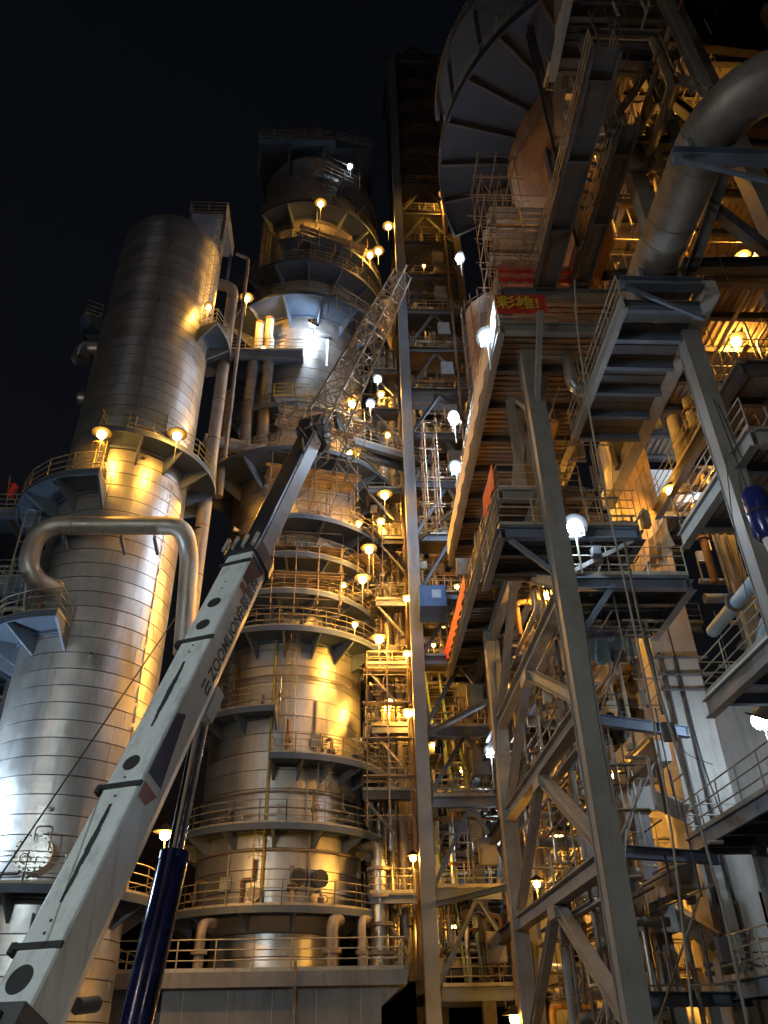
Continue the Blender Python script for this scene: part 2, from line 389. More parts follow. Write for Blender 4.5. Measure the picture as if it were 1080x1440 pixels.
# ------------------------------------------------------------------ concrete plinth and deck in front of the middle vessel
pl = thing('concrete_platform', 'raised grey concrete deck with pipe railing at the foot of the middle vessel', 'platform', (-3, 37, 0))
b = MB(); b.box((-7.2, 37, 0), (1.42, 53, 3.72)); b.box((-9.7, 37.4, 0), (-8.75, 52, 3.7)); b.box((-8.8, 40, 0), (-7.1, 52, 3.7)); b.build('wall', 'concrete_dark', pl)
b = MB(); b.box((-9.9, 36.6, 3.724), (2.45, 53.2, 4.25)); b.build('slab', 'concrete_dark', pl)
b = MB(); b.add([(1.424, 37.02, 3.0), (1.424, 37.9, 3.0), (1.424, 37.9, 3.72), (1.424, 37.02, 3.72), (2.3, 37.02, 3.72), (2.3, 37.9, 3.72)], [(0, 1, 2, 3), (0, 3, 4), (1, 5, 2), (0, 4, 5, 1), (2, 5, 4, 3)]).build('corbel', 'concrete_dark', pl)
railing(pl, [(-9.8, 52, 4.25), (-9.8, 36.7, 4.25), (2.38, 36.7, 4.25), (2.38, 52, 4.25)], 'rail', h=1.15, step=1.55, r=.028)
for i in range(5):   # joint strips in the wall face
    x = -6.4+i*1.75; MB().box((x, 36.985, 0), (x+.03, 37.0, 3.7)).build('joint', 'concrete', pl)
MB().path(fillet([(-2.0, 36.93, 0), (-2.0, 36.93, 3.2), (-2.0, 36.5, 4.0), (-2.0, 36.5, 4.6)], .2), .06, 8).build('drain_pipe', 'pipe_dull', pl)

# ================================================================== LEFT VESSEL
LC, LR = (-11.9, 35.0), 3.15
lv = thing('tall_vessel', 'tall round-topped column clad in bright metal sheet bands at the left', 'vessel', (*LC, 0))
clad(lv, LC, [(0.2, LR), (2.6, LR), (5.2, LR), (6.3, LR), (45.2, LR), (45.9, LR-.12), (46.4, LR-.42), (46.8, LR-1.0), (47.0, LR-1.9), (47.05, .3)], .74, 'cladding')
for z0, z1, dg in ((27.5, 45.5, 14), (7, 26.5, 62)):   # vertical cover strips over the sheet joints
    for k in range(int((z1-z0)/.9)):
        p = pol(LC, LR+.03, dg, z0+k*.9); q = pol(LC, LR+.03, dg, z0+k*.9+.72); piece('seam_strip', 'box', p, q, .07, .03, 'pipe_metal', lv, up=pol((0, 0), 1, dg, 0))
platform(lv, LC, LR+.05, LR+1.25, -175, 175, 6.55)
d = platform(lv, LC, LR+.05, LR+1.7, -118, -2, 16.9)
d = platform(lv, LC, LR+.05, LR+1.7, -128, 3, 24.2)
d = platform(lv, LC, LR+.05, LR+1.5, -4, 128, 27.0, railm='rail_yellow')
platform(lv, LC, LR+.05, LR+1.4, 62, 118, 37.2)
platform(lv, LC, LR+.05, LR+1.2, -112, -64, 38.0, step=.6)
MB().path(fillet([pol(LC, LR-.3, -85, 36.6), pol(LC, LR+.9, -85, 36.6), pol(LC, LR+.9, -85, 35.6)], .5), .55, 16).build('nozzle', 'pipe_metal', lv)
MB().path([pol(LC, LR-.3, -80, 32.4), pol(LC, LR+.35, -80, 32.4)], .42, 16).build('nozzle', 'pipe_metal', lv)
# top platform, reached from the middle
tp = MB(); tp.box((-10.6, 32.6, 47.0), (-8.2, 36.0, 47.1)); tpo = tp.build('top_platform', 'blue_deck', lv)
for a, e in (((-10.5, 32.7, 45), (-10.5, 32.7, 47)), ((-8.3, 32.7, 44.5), (-8.3, 32.7, 47)), ((-8.3, 35.9, 44.5), (-8.3, 35.9, 47))): piece('support_post', 'ibeam', a, e, .16, .16, 'steel_beam_blue', tpo)
railing(tpo, [(-10.6, 36, 47.1), (-10.6, 32.6, 47.1), (-8.2, 32.6, 47.1), (-8.2, 36, 47.1)], step=1.2)
ladder(lv, pol(LC, LR+.45, 60, 37.2), 47.2, pol((0, 0), 1, 60, 0)-V((0, 0, 0)), 'rail')
ladder(lv, pol(LC, LR+.45, -6, 24.2), 27.2, pol((0, 0), 1, -6, 0), 'rail_yellow', cage=True)
ladder(lv, pol(LC, LR+.6, -60, 16.9), 24.4, pol((0, 0), 1, -60, 0), 'rail')
ladder(lv, pol(LC, LR+1.2, -75, 16.9), 21.5, pol((0, 0), 1, -75, 0), 'rail')
mh = nozzle(lv, pol(LC, LR, 8, 7.75), pol((0, 0), 1, 8, 0), .5, .35, 'cladding', 20, 'manhole')
MB().path(fillet([pol(LC, LR+.75, 8, 7.75)+V((.6, 0, 0)), pol(LC, LR+.75, 8, 8.6)+V((.6, 0, 0)), pol(LC, LR+.75, 8, 8.6), pol(LC, LR+.75, 8, 8.1)], .15), .03, 8).build('davit', 'steel_dark', mh)
for dg in (-40, -10, 15, 40):
    MB().box((-.12, -LR-.2, 0), (.12, -LR+.1, .5))
    p = pol(LC, LR+.1, dg, 5.1); piece('gusset', 'box', p, p+V((0, 0, .7)), .08, .45, 'steel_dark', lv, up=pol((0, 0), 1, dg, 0))
for z in (9.4, 26.5, 15.7):   # small clips and sight glasses on the sheet
    p = pol(LC, LR, 2+z, z); MB().cyl(p, p+pol((0, 0), .25, 2+z, 0), .09, n=12).build('clip', 'pipe_metal', lv)

lp = thing('looped_pipe', 'thick bright pipe crossing the front of the left vessel in a wide hoop', 'pipe', (-13, 31, 19))
MB().path(fillet([(-12.4, 32.9, 19.0), (-14.2, 31.1, 19.0), (-14.2, 31.1, 21.7), (-7.6, 31.0, 21.7), (-7.4, 32.2, 20.8), (-7.3, 33.0, 16.2)], 1.2, 12), .43, 22).build('insulated_pipe', 'loop_lagging', lp)
for x in (-12.6, -11.2, -9.8, -8.8): MB().cyl((x, 31.07, 21.7), (x+.05, 31.07, 21.7), .437, n=22).build('joint_band', 'pipe_dull', lp)
for x in (-13.0, -10.4, -8.9): piece('pipe_support', 'box', (x, 31.2, 21.2), (x, 32.2, 20.9), .12, .2, 'steel_beam_blue', lp)
rp = thing('riser_pipe', 'brown riser pipe running up between the left and middle vessels', 'pipe', (-7.9, 36.3, 14))
MB().path(fillet([(-7.9, 36.3, 14), (-7.9, 36.3, 44.3), (-9.6, 36.0, 44.3)], .8, 8), .37, 16).build('insulated_pipe', 'pipe_dull', rp)
for z in range(16, 44, 3): MB().cyl((-7.9, 36.3, z), (-7.9, 36.3, z+.06), .39, n=16).build('joint_band', 'pipe_rusty', rp)
rp2 = thing('riser_pipe', 'thin vent riser beside the top platform of the left vessel', 'pipe', (-7.2, 36.6, 30))
MB().path(fillet([(-7.2, 36.6, 30), (-7.2, 36.6, 47.6), (-8, 36.2, 47.6)], .3, 6), .12, 10).build('vent_pipe', 'pipe_dull', rp2)

# ================================================================== MIDDLE VESSEL
MC = (-3.5, 45.0); MR = 4.25
mv = thing('reactor_vessel', 'stout metal-clad reactor with a narrow neck and many ring platforms', 'vessel', (*MC, 4.25))
clad(mv, MC, [(4.26, 3.2), (6.2, 3.2), (6.9, MR), (20.9, MR), (21.4, 3.7), (22.0, 2.75), (25.0, 2.75)], .95, 'cladding')
clad(mv, MC, [(25.0, 2.8), (25.6, 3.7), (26.4, 4.2), (27.2, 4.35), (44, 4.35)], .95, 'cladding_dull')
clad(mv, MC, [(44, 4.35), (66.5, 4.35), (67.3, 4.0), (68, 3.0), (68.4, 1.5)], 1.1, 'cladding_dull')
P = lambda *a, **k: platform(mv, MC, *a, **k)
P(MR+.05, MR+1.5, -170, 170, 6.95, kn=.8)
P(MR+.05, MR+1.35, -178, 178, 10.5, kn=.9)
P(MR+.05, MR+1.7, -3, 95, 13.7, kn=.8, step=.3)
P(MR+.05, MR+1.4, -95, -2, 16.2, kn=.8)
P(MR+.05, MR+1.8, -100, 120, 20.5, kn=1.0, step=.36)
P(2.8, 5.2, -60, 100, 23.2, kn=.8)
P(3.4, 5.4, -30, 110, 25.5, kn=.8, m='blue_deck')
P(4.4, 6.2, -8, 130, 27.6, kn=.8)
P(4.4, 6.8, -80, 130, 32.2, kn=1.2, m='blue_deck')
P(4.4, 6.0, -75, 130, 36.5, kn=1.2)
P(4.4, 6.6, -85, 135, 46.4, kn=1.2)
P(4.4, 6.2, -70, 125, 50.5, kn=1.0)
P(4.4, 6.1, -20, 125, 53.2, kn=1.0)
P(4.4, 6.0, -40, 80, 58.0, kn=1.2)
P(4.4, 5.7, 30, 120, 62.5, kn=1.0)
d = MB(); d.box((-8.3, 40.0, 68.2), (-1.5, 46, 68.35)); d.box((-1.5, 40.6, 68.0), (1.8, 46, 68.2)); tpo = d.build('top_platform', 'blue_deck', mv)
railing(tpo, [(-8.3, 46, 68.35), (-8.3, 40, 68.35), (-1.5, 40, 68.35), (1.8, 40.6, 68.2), (1.8, 46, 68.2)], step=1.5)
for x in (-8.1, -5.5, -2.5, 0.5): piece('support_post', 'ibeam', (x, 40.8 if x < 0 else 41, 64), (x, 40.6, 68.0), .2, .2, 'steel_beam_blue', tpo)
MB().path(fillet([(-2.6, 41, 66), (-2.6, 41, 71.5), (-5.2, 41, 71.2), (-5.8, 41, 70.8)], .6), .16, 10).build('gooseneck_vent', 'pipe_dull', mv)
ladder(mv, pol(MC, MR+.5, -8, 6.95), 10.7, pol((0, 0), 1, -8, 0), 'rail_yellow')
ladder(mv, pol(MC, MR+.5, 28, 10.5), 14.6, pol((0, 0), 1, 28, 0))
ladder(mv, pol(MC, MR+.5, 6, 13.7), 20.7, pol((0, 0), 1, 6, 0))
ladder(mv, pol(MC, 4.9, 20, 27.6), 32.4, pol((0, 0), 1, 20, 0), 'rail_yellow')
ladder(mv, pol(MC, 4.9, -40, 46.4), 58, pol((0, 0), 1, -40, 0))
for dg in (16, 30): # open manways in the lower drum
    nozzle(mv, pol(MC, MR, dg, 8.35), pol((0, 0), 1, dg, 0), .3, .2, 'steel_dark', 14, 'manhole')
    p = pol(MC, MR+.365, dg, 8.35); MB().cyl(p, p+pol((0, 0), .03, dg, 0), .29, n=18).build('manhole_shade', 'soot_and_shade', mv)  # dark disc painting the shade inside the open manway
MB().path([pol(MC, MR+.12, -6, z) for z in (7, 20.4)], .07, 8).build('conduit', 'rail_yellow', mv)
for z, a0, a1, r in ((12.3, -70, 70, .05), (18.4, -70, 60, .05), (9.6, -60, 70, .08)):
    MB().path(arc(MC, MR+.16, radians(a0), radians(a1), z, 30), r, 8).build('spray_ring', 'pipe_dull', mv)
for k in range(14):   # stub nozzles and gauge boxes hung on the drum
    dg = random.uniform(-55, 75); z = random.choice([7.6, 8.4, 11.3, 14.4, 17, 22.4, 24, 26.2, 28.6, 33.2, 37.4, 47.4, 51.4, 59])
    r = 2.75 if 22 <= z <= 25 else 4.25; nozzle(mv, pol(MC, r, dg, z), pol((0, 0), 1, dg, 0), random.uniform(.12, .24), random.uniform(.25, .5), 'pipe_dull', 6)
bx = thing('flanged_vessel', 'small grey valve body with big flanges at the right foot of the middle vessel', 'valve', (1.6, 42, 4.25))
b = MB(); b.cyl((1.6, 42, 4.25), (1.6, 42, 9.3), .42, n=16); b.build('body', 'pipe_metal', bx)
for z in (5.2, 6.4, 7.6, 8.8): MB().cyl((1.6, 42, z), (1.6, 42, z+.16), .62, n=20).build('flange', 'pipe_dull', bx)
MB().path(fillet([(1.6, 42, 9.3), (1.6, 42, 10), (.6, 43, 10.2)], .5), .3, 14).build('elbow', 'pipe_metal', bx)

# cladding skirt pipework round the foot of the vessel
for k, (x, y, z0, z1, r) in enumerate([(-6.2, 38.6, 4.25, 6.6, .22), (-.6, 39.0, 4.25, 6.7, .26), (.7, 39.6, 4.25, 6.8, .18)]):
    t = thing('valve_pipe', ['short dull upright pipe by the railing left of the middle vessel foot', 'dull lagged upright pipe under the lowest ring platform', 'thin upright pipe near the right end of the concrete deck'][k], 'pipe', (x, y, z0))
    MB().path(fillet([(x, y, z0), (x, y, z1-.4), (x+.3, y+1.5, z1-.2)], .5), r, 14).build('pipe_body', 'pipe_dull', t); MB().cyl((x, y, z0+.8), (x, y, z0+.95), r*1.6, n=16).build('flange', 'pipe_dull', t)

# ------------------------------------------------------------------ floor between the two vessels with stub stacks
fl = thing('bridge_floor', 'dark steel floor bridging the gap between left and middle vessels', 'platform', (-6.6, 40, 41))
MB().box((-8.6, 39.6, 41.6), (-3.3, 43, 41.7)).build('deck', 'blue_deck', fl)
piece('edge_beam', 'ibeam', (-8.6, 39.5, 41.2), (-3.3, 39.5, 41.2), .35, .8, 'steel_beam_blue', fl)
piece('edge_beam', 'ibeam', (-8.55, 39.6, 41.2), (-8.55, 43, 41.2), .3, .7, 'steel_beam_blue', fl)
railing(fl, [(-8.6, 42, 41.7), (-8.6, 39.5, 41.7), (-3.3, 39.5, 41.7)], step=1.3)
for i, (x, y, z0, z1, r, lab) in enumerate([(-6.55, 40.4, 41.7, 45.2, .3, 'left of two yellow-lit stub stacks standing on the bridge floor'), (-5.75, 40.5, 41.7, 45.8, .3, 'right of two yellow-lit stub stacks standing on the bridge floor')]):
    t = thing('stub_stack', lab, 'pipe', (x, y, z0)); MB().path([(x, y, z0), (x, y, z0+2), (x-.12*i, y, z0+2.4), (x-.12*i, y, z1)], r, 14).build('stack', 'shade_inner', t); MB().cyl((x-.12*i, y, z1-.12), (x-.12*i, y, z1+.02), r*1.15, n=16).build('collar', 'rusty_plate', t)
hp = thing('hanging_pipe_pair', 'two brown pipes dropping under the bridge floor and turning left', 'pipe', (-6, 39.8, 31))
MB().path(fillet([(-5.65, 39.9, 40.9), (-5.65, 39.9, 33.0), (-9.0, 38.6, 33.0)], .9, 8), .38, 16).build('insulated_pipe', 'pipe_dull', hp)
MB().path(fillet([(-6.7, 39.9, 40.9), (-6.7, 39.9, 33.4), (-7.6, 39.5, 33.4)], .6, 8), .38, 16).build('insulated_pipe', 'pipe_dull', hp)
for z in (34.5, 36.5, 38.5):
    MB().cyl((-5.65, 39.9, z), (-5.65, 39.9, z+.05), .4, n=16).build('joint_band', 'pipe_rusty', hp); MB().cyl((-6.7, 39.9, z+.6), (-6.7, 39.9, z+.65), .4, n=16).build('joint_band', 'pipe_rusty', hp)
t = thing('elbow_pipe', 'dark goosenecked pipe hanging behind the riser beside the left vessel', 'pipe', (-7.6, 40.5, 31)); MB().path(fillet([(-8.1, 40.5, 30), (-8.1, 40.5, 37.2), (-8.1, 40.5, 38.6), (-8.3, 41.2, 39)], .5), .3, 14).build('insulated_pipe', 'pipe_dull', t)
gb = thing('grey_balcony', 'small grey balcony with yellow rail hung below the bridge floor', 'platform', (-4.2, 39.3, 36))
b = MB(); b.box((-5.0, 38.8, 36.7), (-2.6, 40.6, 36.8)); b.add([(-4.9, 38.9, 36.7), (-2.7, 38.9, 36.7), (-3.4, 40.4, 35.2), (-4.2, 40.4, 35.2), (-4.9, 40.5, 36.7), (-2.7, 40.5, 36.7)], [(0, 1, 2, 3), (0, 3, 4), (1, 5, 2), (3, 2, 5, 4), (0, 4, 5, 1)]); b.build('deck', 'girder_paint', gb)
railing(gb, [(-5.0, 40.5, 36.8), (-5.0, 38.8, 36.8), (-2.6, 38.8, 36.8), (-2.6, 40.5, 36.8)], 'rail_yellow', step=1.2)
# windows of the lit cabin behind the stacks
cb = thing('lit_cabin', 'white-lit equipment cabin on the bridge floor below the blue ring platform', 'cabin', (-4, 42, 41.7))
MB().box((-5.2, 41.0, 41.72), (-1.6, 42.6, 44.4)).build('wall', 'white_panel', cb)
for x in (-4.9, -4.05, -3.2, -2.35): MB().box((x, 40.95, 42.0), (x+.06, 41.0, 44.3)).build('wall_rib', 'steel_grey', cb)
MB().box((-5.3, 40.8, 44.4), (-1.4, 42.8, 44.55)).build('roof', 'steel_dark', cb)
# ================================================================== MOBILE CRANE
BA = V((-4.611, 14.748, 3.104)); BD = V((.1734, .3952, .9021)).normalized(); az = atan2(BD.x, BD.y)
BS = V((cos(az), -sin(az), 0)); BN = BS.cross(BD)            # along, to the right, out of the top face
def bp(l, s, n): return BA+BD*l+BS*s+BN*n
cr = thing('mobile_crane', 'white telescopic truck crane with its boom raised across the scene', 'crane', (-5.2, 13.2, 0))
def boomsec(name, l0, l1, s0, s1, n0, n1, m, parent, bev=.07):
    """rounded top corners, U-shaped belly"""
    prof = [(s0, n1+ (n0-n1)*.28), (s0, n0-bev), (s0+bev*.3, n0-bev*.3), (s0+bev, n0), (s1-bev, n0), (s1-bev*.3, n0-bev*.3), (s1, n0-bev), (s1, n1+(n0-n1)*.28), (s1-(s1-s0)*.1, n1+(n0-n1)*.1), (s1-(s1-s0)*.3, n1), (s0+(s1-s0)*.3, n1), (s0+(s1-s0)*.1, n1+(n0-n1)*.1)]
    k = len(prof); vs = [bp(l, s, n) for l in (l0, l1) for s, n in prof]
    fs = [(i, (i+1) % k, k+(i+1) % k, k+i) for i in range(k)]+[tuple(range(k))[::-1], tuple(range(k, 2*k))]
    return MB().add(vs, fs).build(name, m, parent)
s1 = boomsec('boom_section', -2.0, 11.6, -.85, 0, 0, -1.07, 'crane_white', cr)
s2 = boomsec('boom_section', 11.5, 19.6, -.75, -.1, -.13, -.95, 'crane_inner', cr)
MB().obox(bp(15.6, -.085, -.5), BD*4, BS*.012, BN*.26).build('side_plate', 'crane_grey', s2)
boomsec('boom_collar', 11.2, 11.75, -.95, .10, .10, -1.18, 'crane_inner', s1, .1)
for s in (-.92, -.62, -.3, .02):
    MB().cyl(bp(11.3, s, .16), bp(11.85, s, .16), .06, n=10).build('collar_bolt', 'crane_grey', s1)
for l in (-.02, 3.19, 7.54, 10.75): MB().obox(bp(l, -.425, .02), BS*.5, BD*.05, BN*.03).build('strap', 'soot_and_shade', s1)
for l in (-.02, 3.19, 7.54): MB().obox(bp(l, -.95, -.06), BS*.06, BD*.09, BN*.08).build('strap_lug', 'soot_and_shade', s1)
for l, r in ((-.55, .235), (3.77, .19), (8.12, .19), (9.0, .19)):
    MB().path([bp(l, -.45, .002), bp(l, -.45, .012)], r, 24).build('cover_plate', 'soot_and_shade', s1)
for l0, l1 in ((.75, 2.75), (4.75, 6.75)):
    n = 14
    for i in range(n):
        a, e = l0+(l1-l0)*i/n, l0+(l1-l0)*(i+1.05)/n; wdt = .03+.03*sin(pi*i/n)*random.uniform(.6, 1.3)
        MB().obox(bp((a+e)/2, -.42+random.uniform(-.008, .008), .004+.0006*i), BD*(e-a)/2, BS*wdt, BN*.003).build('grease_streak', 'soot_and_shade', s1)
for l in (.2, .42, 2.95, 3.4, 7.1, 7.35, 9.6, 9.9): MB().path([bp(l, -.43, .001), bp(l, -.43, .008)], .03, 10).build('plug', 'rubber', s1)
T = lambda l, n: basis(BD, BN, BS, bp(l, .004, n))
textmesh('lettering', 'ZOOMLION', .43, 'decal_dark', s1, T(6.72, -.72), .006)
textmesh('lettering', '中联重科', .43, 'decal_dark', s1, T(8.92, -.72), .006)
MB().obox(bp(6.3, .004, -.62), BD*.05, BN*.02, BS*.003).build('logo_bar', 'decal_dark', s1)
for k in range(3): MB().obox(bp(6.42+.06*(k % 2), .004, -.70+.13*k), BD*.15, BN*.028, BS*.003).build('logo_bar', 'decal_dark', s1)
def decal(name, pts, m): 
    vs = [bp(l, .003, n) for l, n in pts]+[bp(l, .007, n) for l, n in pts]; k = len(pts)
    MB().add(vs, [tuple(range(k))[::-1], tuple(range(k, 2*k))]+[(i, (i+1) % k, k+(i+1) % k, k+i) for i in range(k)]).build(name, m, s1)
decal('blue_panel', [(3.55, -.1), (5.15, -.1), (5.35, -.36), (3.55, -.62)], 'decal_blue'); decal('red_stripe', [(3.0, -.12), (3.35, -.12), (3.35, -.62), (3.0, -.42)], 'decal_red')
decal('blue_panel', [(10.05, -.08), (11.1, -.08), (11.1, -.75), (10.05, -.35)], 'decal_blue'); decal('red_stripe', [(9.72, -.12), (9.95, -.12), (9.95, -.5), (9.72, -.4)], 'decal_red')
MB().obox(bp(6.5, -.42, -1.2), BD*.45, BS*.33, BN*.16).build('cylinder_bracket', 'crane_white', s1)
# luffing cylinder under the boom
ct = bp(6.5, -.42, -1.25)
def onplane(u, v): r = ray(u, v); return EYE+r*((bp(0, -.42, 0)-EYE).dot(BS)/r.dot(BS))
cm, cbt = onplane(246, 1203), onplane(192, 1440); ax = (cm-cbt).normalized(); cend = cm-ax*4.4
lc = MB(); lc.path([cend, cm-ax*.1, cm, cm+ax*.02], .3, 24, True, [.3, .3, .28, .2]); lco = lc.build('luffing_cylinder', 'cylinder_blue', cr)
MB().cyl(cm-ax*.3, ct, .17, n=20).build('piston_rod', 'chrome', lco)
MB().cyl(cm-ax*.12, cm+ax*.05, .32, n=24).build('gland', 'cylinder_blue', lco)
for k, s in enumerate((-.33, .33)):
    MB().path([cm+BS*s-ax*.2+BN*.05, cend+BS*s+BN*.05], .03, 8).build('hydraulic_line', 'cable', lco)
# slewing platform and carrier (mostly below the picture)
base = V((-5.2, 13.2, 0)); fwd = V((sin(az), cos(az), 0))
MB().obox(bp(-1.75, -.42, -.5), BD*.7, BS*.62, BN*.8).build('boom_foot', 'steel_dark', cr)
MB().obox(base+V((0, 0, 1.35)), fwd*2.4, BS*1.25, V((0, 0, .35))).build('slewing_platform', 'crane_white', cr)
MB().obox(base+fwd*-1.9+V((0, 0, 1.95)), fwd*.7, BS*1.25, V((0, 0, .45))).build('counterweight', 'steel_dark', cr)
MB().cyl(bp(-1.5, -.95, .3), bp(-1.5, -.1, .3), .3, n=18).build('winch_drum', 'rubber', cr)
MB().cyl(onplane(108, 1415), onplane(135, 1412), .13, n=16).build('pivot_pin', 'steel_dark', cr)
ch = MB().obox(base+V((0, 0, .85)), fwd*5, BS*1.2, V((0, 0, .16))).build('carrier', 'crane_white', cr)
for i in range(4):
    for s in (-1, 1):
        c = base+fwd*(-3.9+2.3*i)+BS*s*1.05+V((0, 0, .55)); MB().cyl(c-BS*.2, c+BS*.2, .55, n=22).build('wheel', 'rubber', ch)
for i in (-4.6, 4.4):
    for s in (-1, 1):
        c = base+fwd*i+BS*s*2.6; MB().obox(c-BS*s*1.2+V((0, 0, .8)), fwd*.16, BS*1.3, V((0, 0, .14))).build('outrigger', 'crane_white', ch); MB().cyl(c, c+V((0, 0, .9)), .12, n=10).build('outrigger_jack', 'steel_dark', ch)
# lattice jib carried on the boom head
jb = thing('lattice_jib', 'pale lattice jib with zigzag lacing above the crane boom head', 'crane jib', bp(19.4, 0, 0))
J0 = bp(20.0, .15, -.3); J1 = aty(566, 385, 33.5); jd = (J1-J0).normalized(); js = BS; jn = js.cross(jd).normalized(); jl = (J1-J0).length
def jp(t, a, c): wd = .56-.14*t; return J0+jd*jl*t+js*a*wd+jn*c*wd
for a in (-1, 1):
    for c in (-1, 1): rod('chord', jp(0, a, c), jp(1, a, c), .055, 'jib_paint', jb)
N = 15
for i in range(N):
    t0, t1 = i/N, (i+1)/N
    for (a0, c0, a1, c1) in ((-1, -1, 1, -1), (-1, 1, 1, 1), (-1, -1, -1, 1), (1, -1, 1, 1)):
        p, q = ((a0, c0), (a1, c1)) if i % 2 else ((a1, c1), (a0, c0))
        rod('lacing', jp(t0, *p), jp(t1, *q), .03, 'jib_paint', jb); rod('lacing', jp(t0, *p), jp(t0, *q), .024, 'jib_paint', jb)
for i in range(60):   # folded fittings, pins and hoses at the jib heel
    t = random.uniform(-.14, .1); p = jp(t, random.uniform(-2.2, 2.4), random.uniform(-2, 2)); q = p+V((random.uniform(-.9, .9), random.uniform(-.6, .6), random.uniform(-1.4, 1.0)))
    rod('heel_strut', p, q, random.uniform(.015, .035), 'jib_paint', jb)
for i in range(3):
    p = jp(-.06+.05*i, -.9+.5*i, -.9); MB().cyl(p, p+js*.14, .33, n=18).build('sheave', 'steel_dark', jb)
MB().obox(bp(19.8, -.42, -.55), BD*.5, BS*.42, BN*.55).build('boom_head', 'crane_inner', cr)
for s in (-.7, -.4, -.1): MB().cyl(bp(20.3, s, -.5), bp(20.3, s+.12, -.5), .32, n=18).build('head_sheave', 'steel_dark', cr)
cw = thing('hoist_wire', 'thin dark wire slanting in front of the left vessel', 'cable', aty(-20, 1262, 13.5)); MB().cyl(aty(-20, 1262, 13.5), aty(247, 868, 19.5), .016, n=6).build('wire', 'cable', cw)

# ================================================================== STAIR AND LIFT TOWER
def pipes_in(parent, x0, x1, y0, y1, z0, z1, n, seed, rmin=.06, rmax=.22, mats=('pipe_dull', 'pipe_metal', 'pipe_rusty', 'steel_grey'), vert=.5):
    R = random.Random(seed)
    for k in range(n):
        r = rmin+(rmax-rmin)*R.random()**2; p = V((R.uniform(x0, x1), R.uniform(y0, y1), R.uniform(z0, z1))); pts = [p.copy()]; ax = 2 if R.random() < vert else R.choice((0, 1))
        for s in range(R.choice((1, 2, 2, 3))):
            q = pts[-1].copy(); lo, hi = ((x0, x1), (y0, y1), (z0, z1))[ax]; q[ax] = R.uniform(lo, hi)
            if abs(q[ax]-pts[-1][ax]) < 4*r: q[ax] = lo if pts[-1][ax] > (lo+hi)/2 else hi
            pts.append(q); ax = R.choice([a for a in (0, 1, 2) if a != ax])
        m = R.choice(mats); o = MB().path(fillet(pts, max(.12, r*2.2), 4), r, 10).build('pipe', m, parent)
        if r > .09 and R.random() < .6:
            a, e = pts[0], pts[1]; c = a.lerp(e, R.uniform(.3, .7)); d = (e-a).normalized(); MB().cyl(c-d*.06, c+d*.06, r*1.6, n=12).build('flange', 'pipe_rusty', o)
def stairs(parent, p, q, w=.8, m='steel_grey', railm='rail_green', tread_parts=True):
    p, q = V(p), V(q); d = q-p; h = V((d.x, d.y, 0)).normalized(); s = V((h.y, -h.x, 0)); n = max(4, round(d.z/.25)); o = None
    for k in (-1, 1):
        st = piece('stringer', 'box', p+s*k*w/2, q+s*k*w/2, .05, .26, m, parent); o = o or st
        rail = MB()
        for f in (.55, 1.0): rail.cyl(p+s*k*w/2+V((0, 0, f)), q+s*k*w/2+V((0, 0, f)), .022, n=6)
        for i in range(4): c = p.lerp(q, i/3)+s*k*w/2; rail.cyl(c, c+V((0, 0, 1)), .022, n=6)
        rail.build('handrail', railm, parent)
    for i in range(n):
        c = p+d*((i+.5)/n); piece('tread', 'box', c-s*(w/2-.03), c+s*(w/2-.03), .24, .04, 'grating', parent, up=(0, 0, 1))
tw = thing('stair_tower', 'very tall open steel stair tower with a blue-grey corner column', 'tower', (6, 43, 0))
TX0, TX1, TY0, TY1, TH = 3.75, 8.3, 40.0, 46.0, 83
piece('column', 'box', (TX0, TY0, 0), (TX0, TY0, TH), .66, .7, 'girder_paint', tw)
for x, y in ((TX1, TY0), (TX0, TY1), (TX1, TY1)): piece('column', 'ibeam', (x, y, 0), (x, y, TH), .5, .5, 'steel_dark', tw)
TZ = [3.75, 7.7, 11.8, 15.3]+[15.3+3.9*i for i in range(1, 18)]
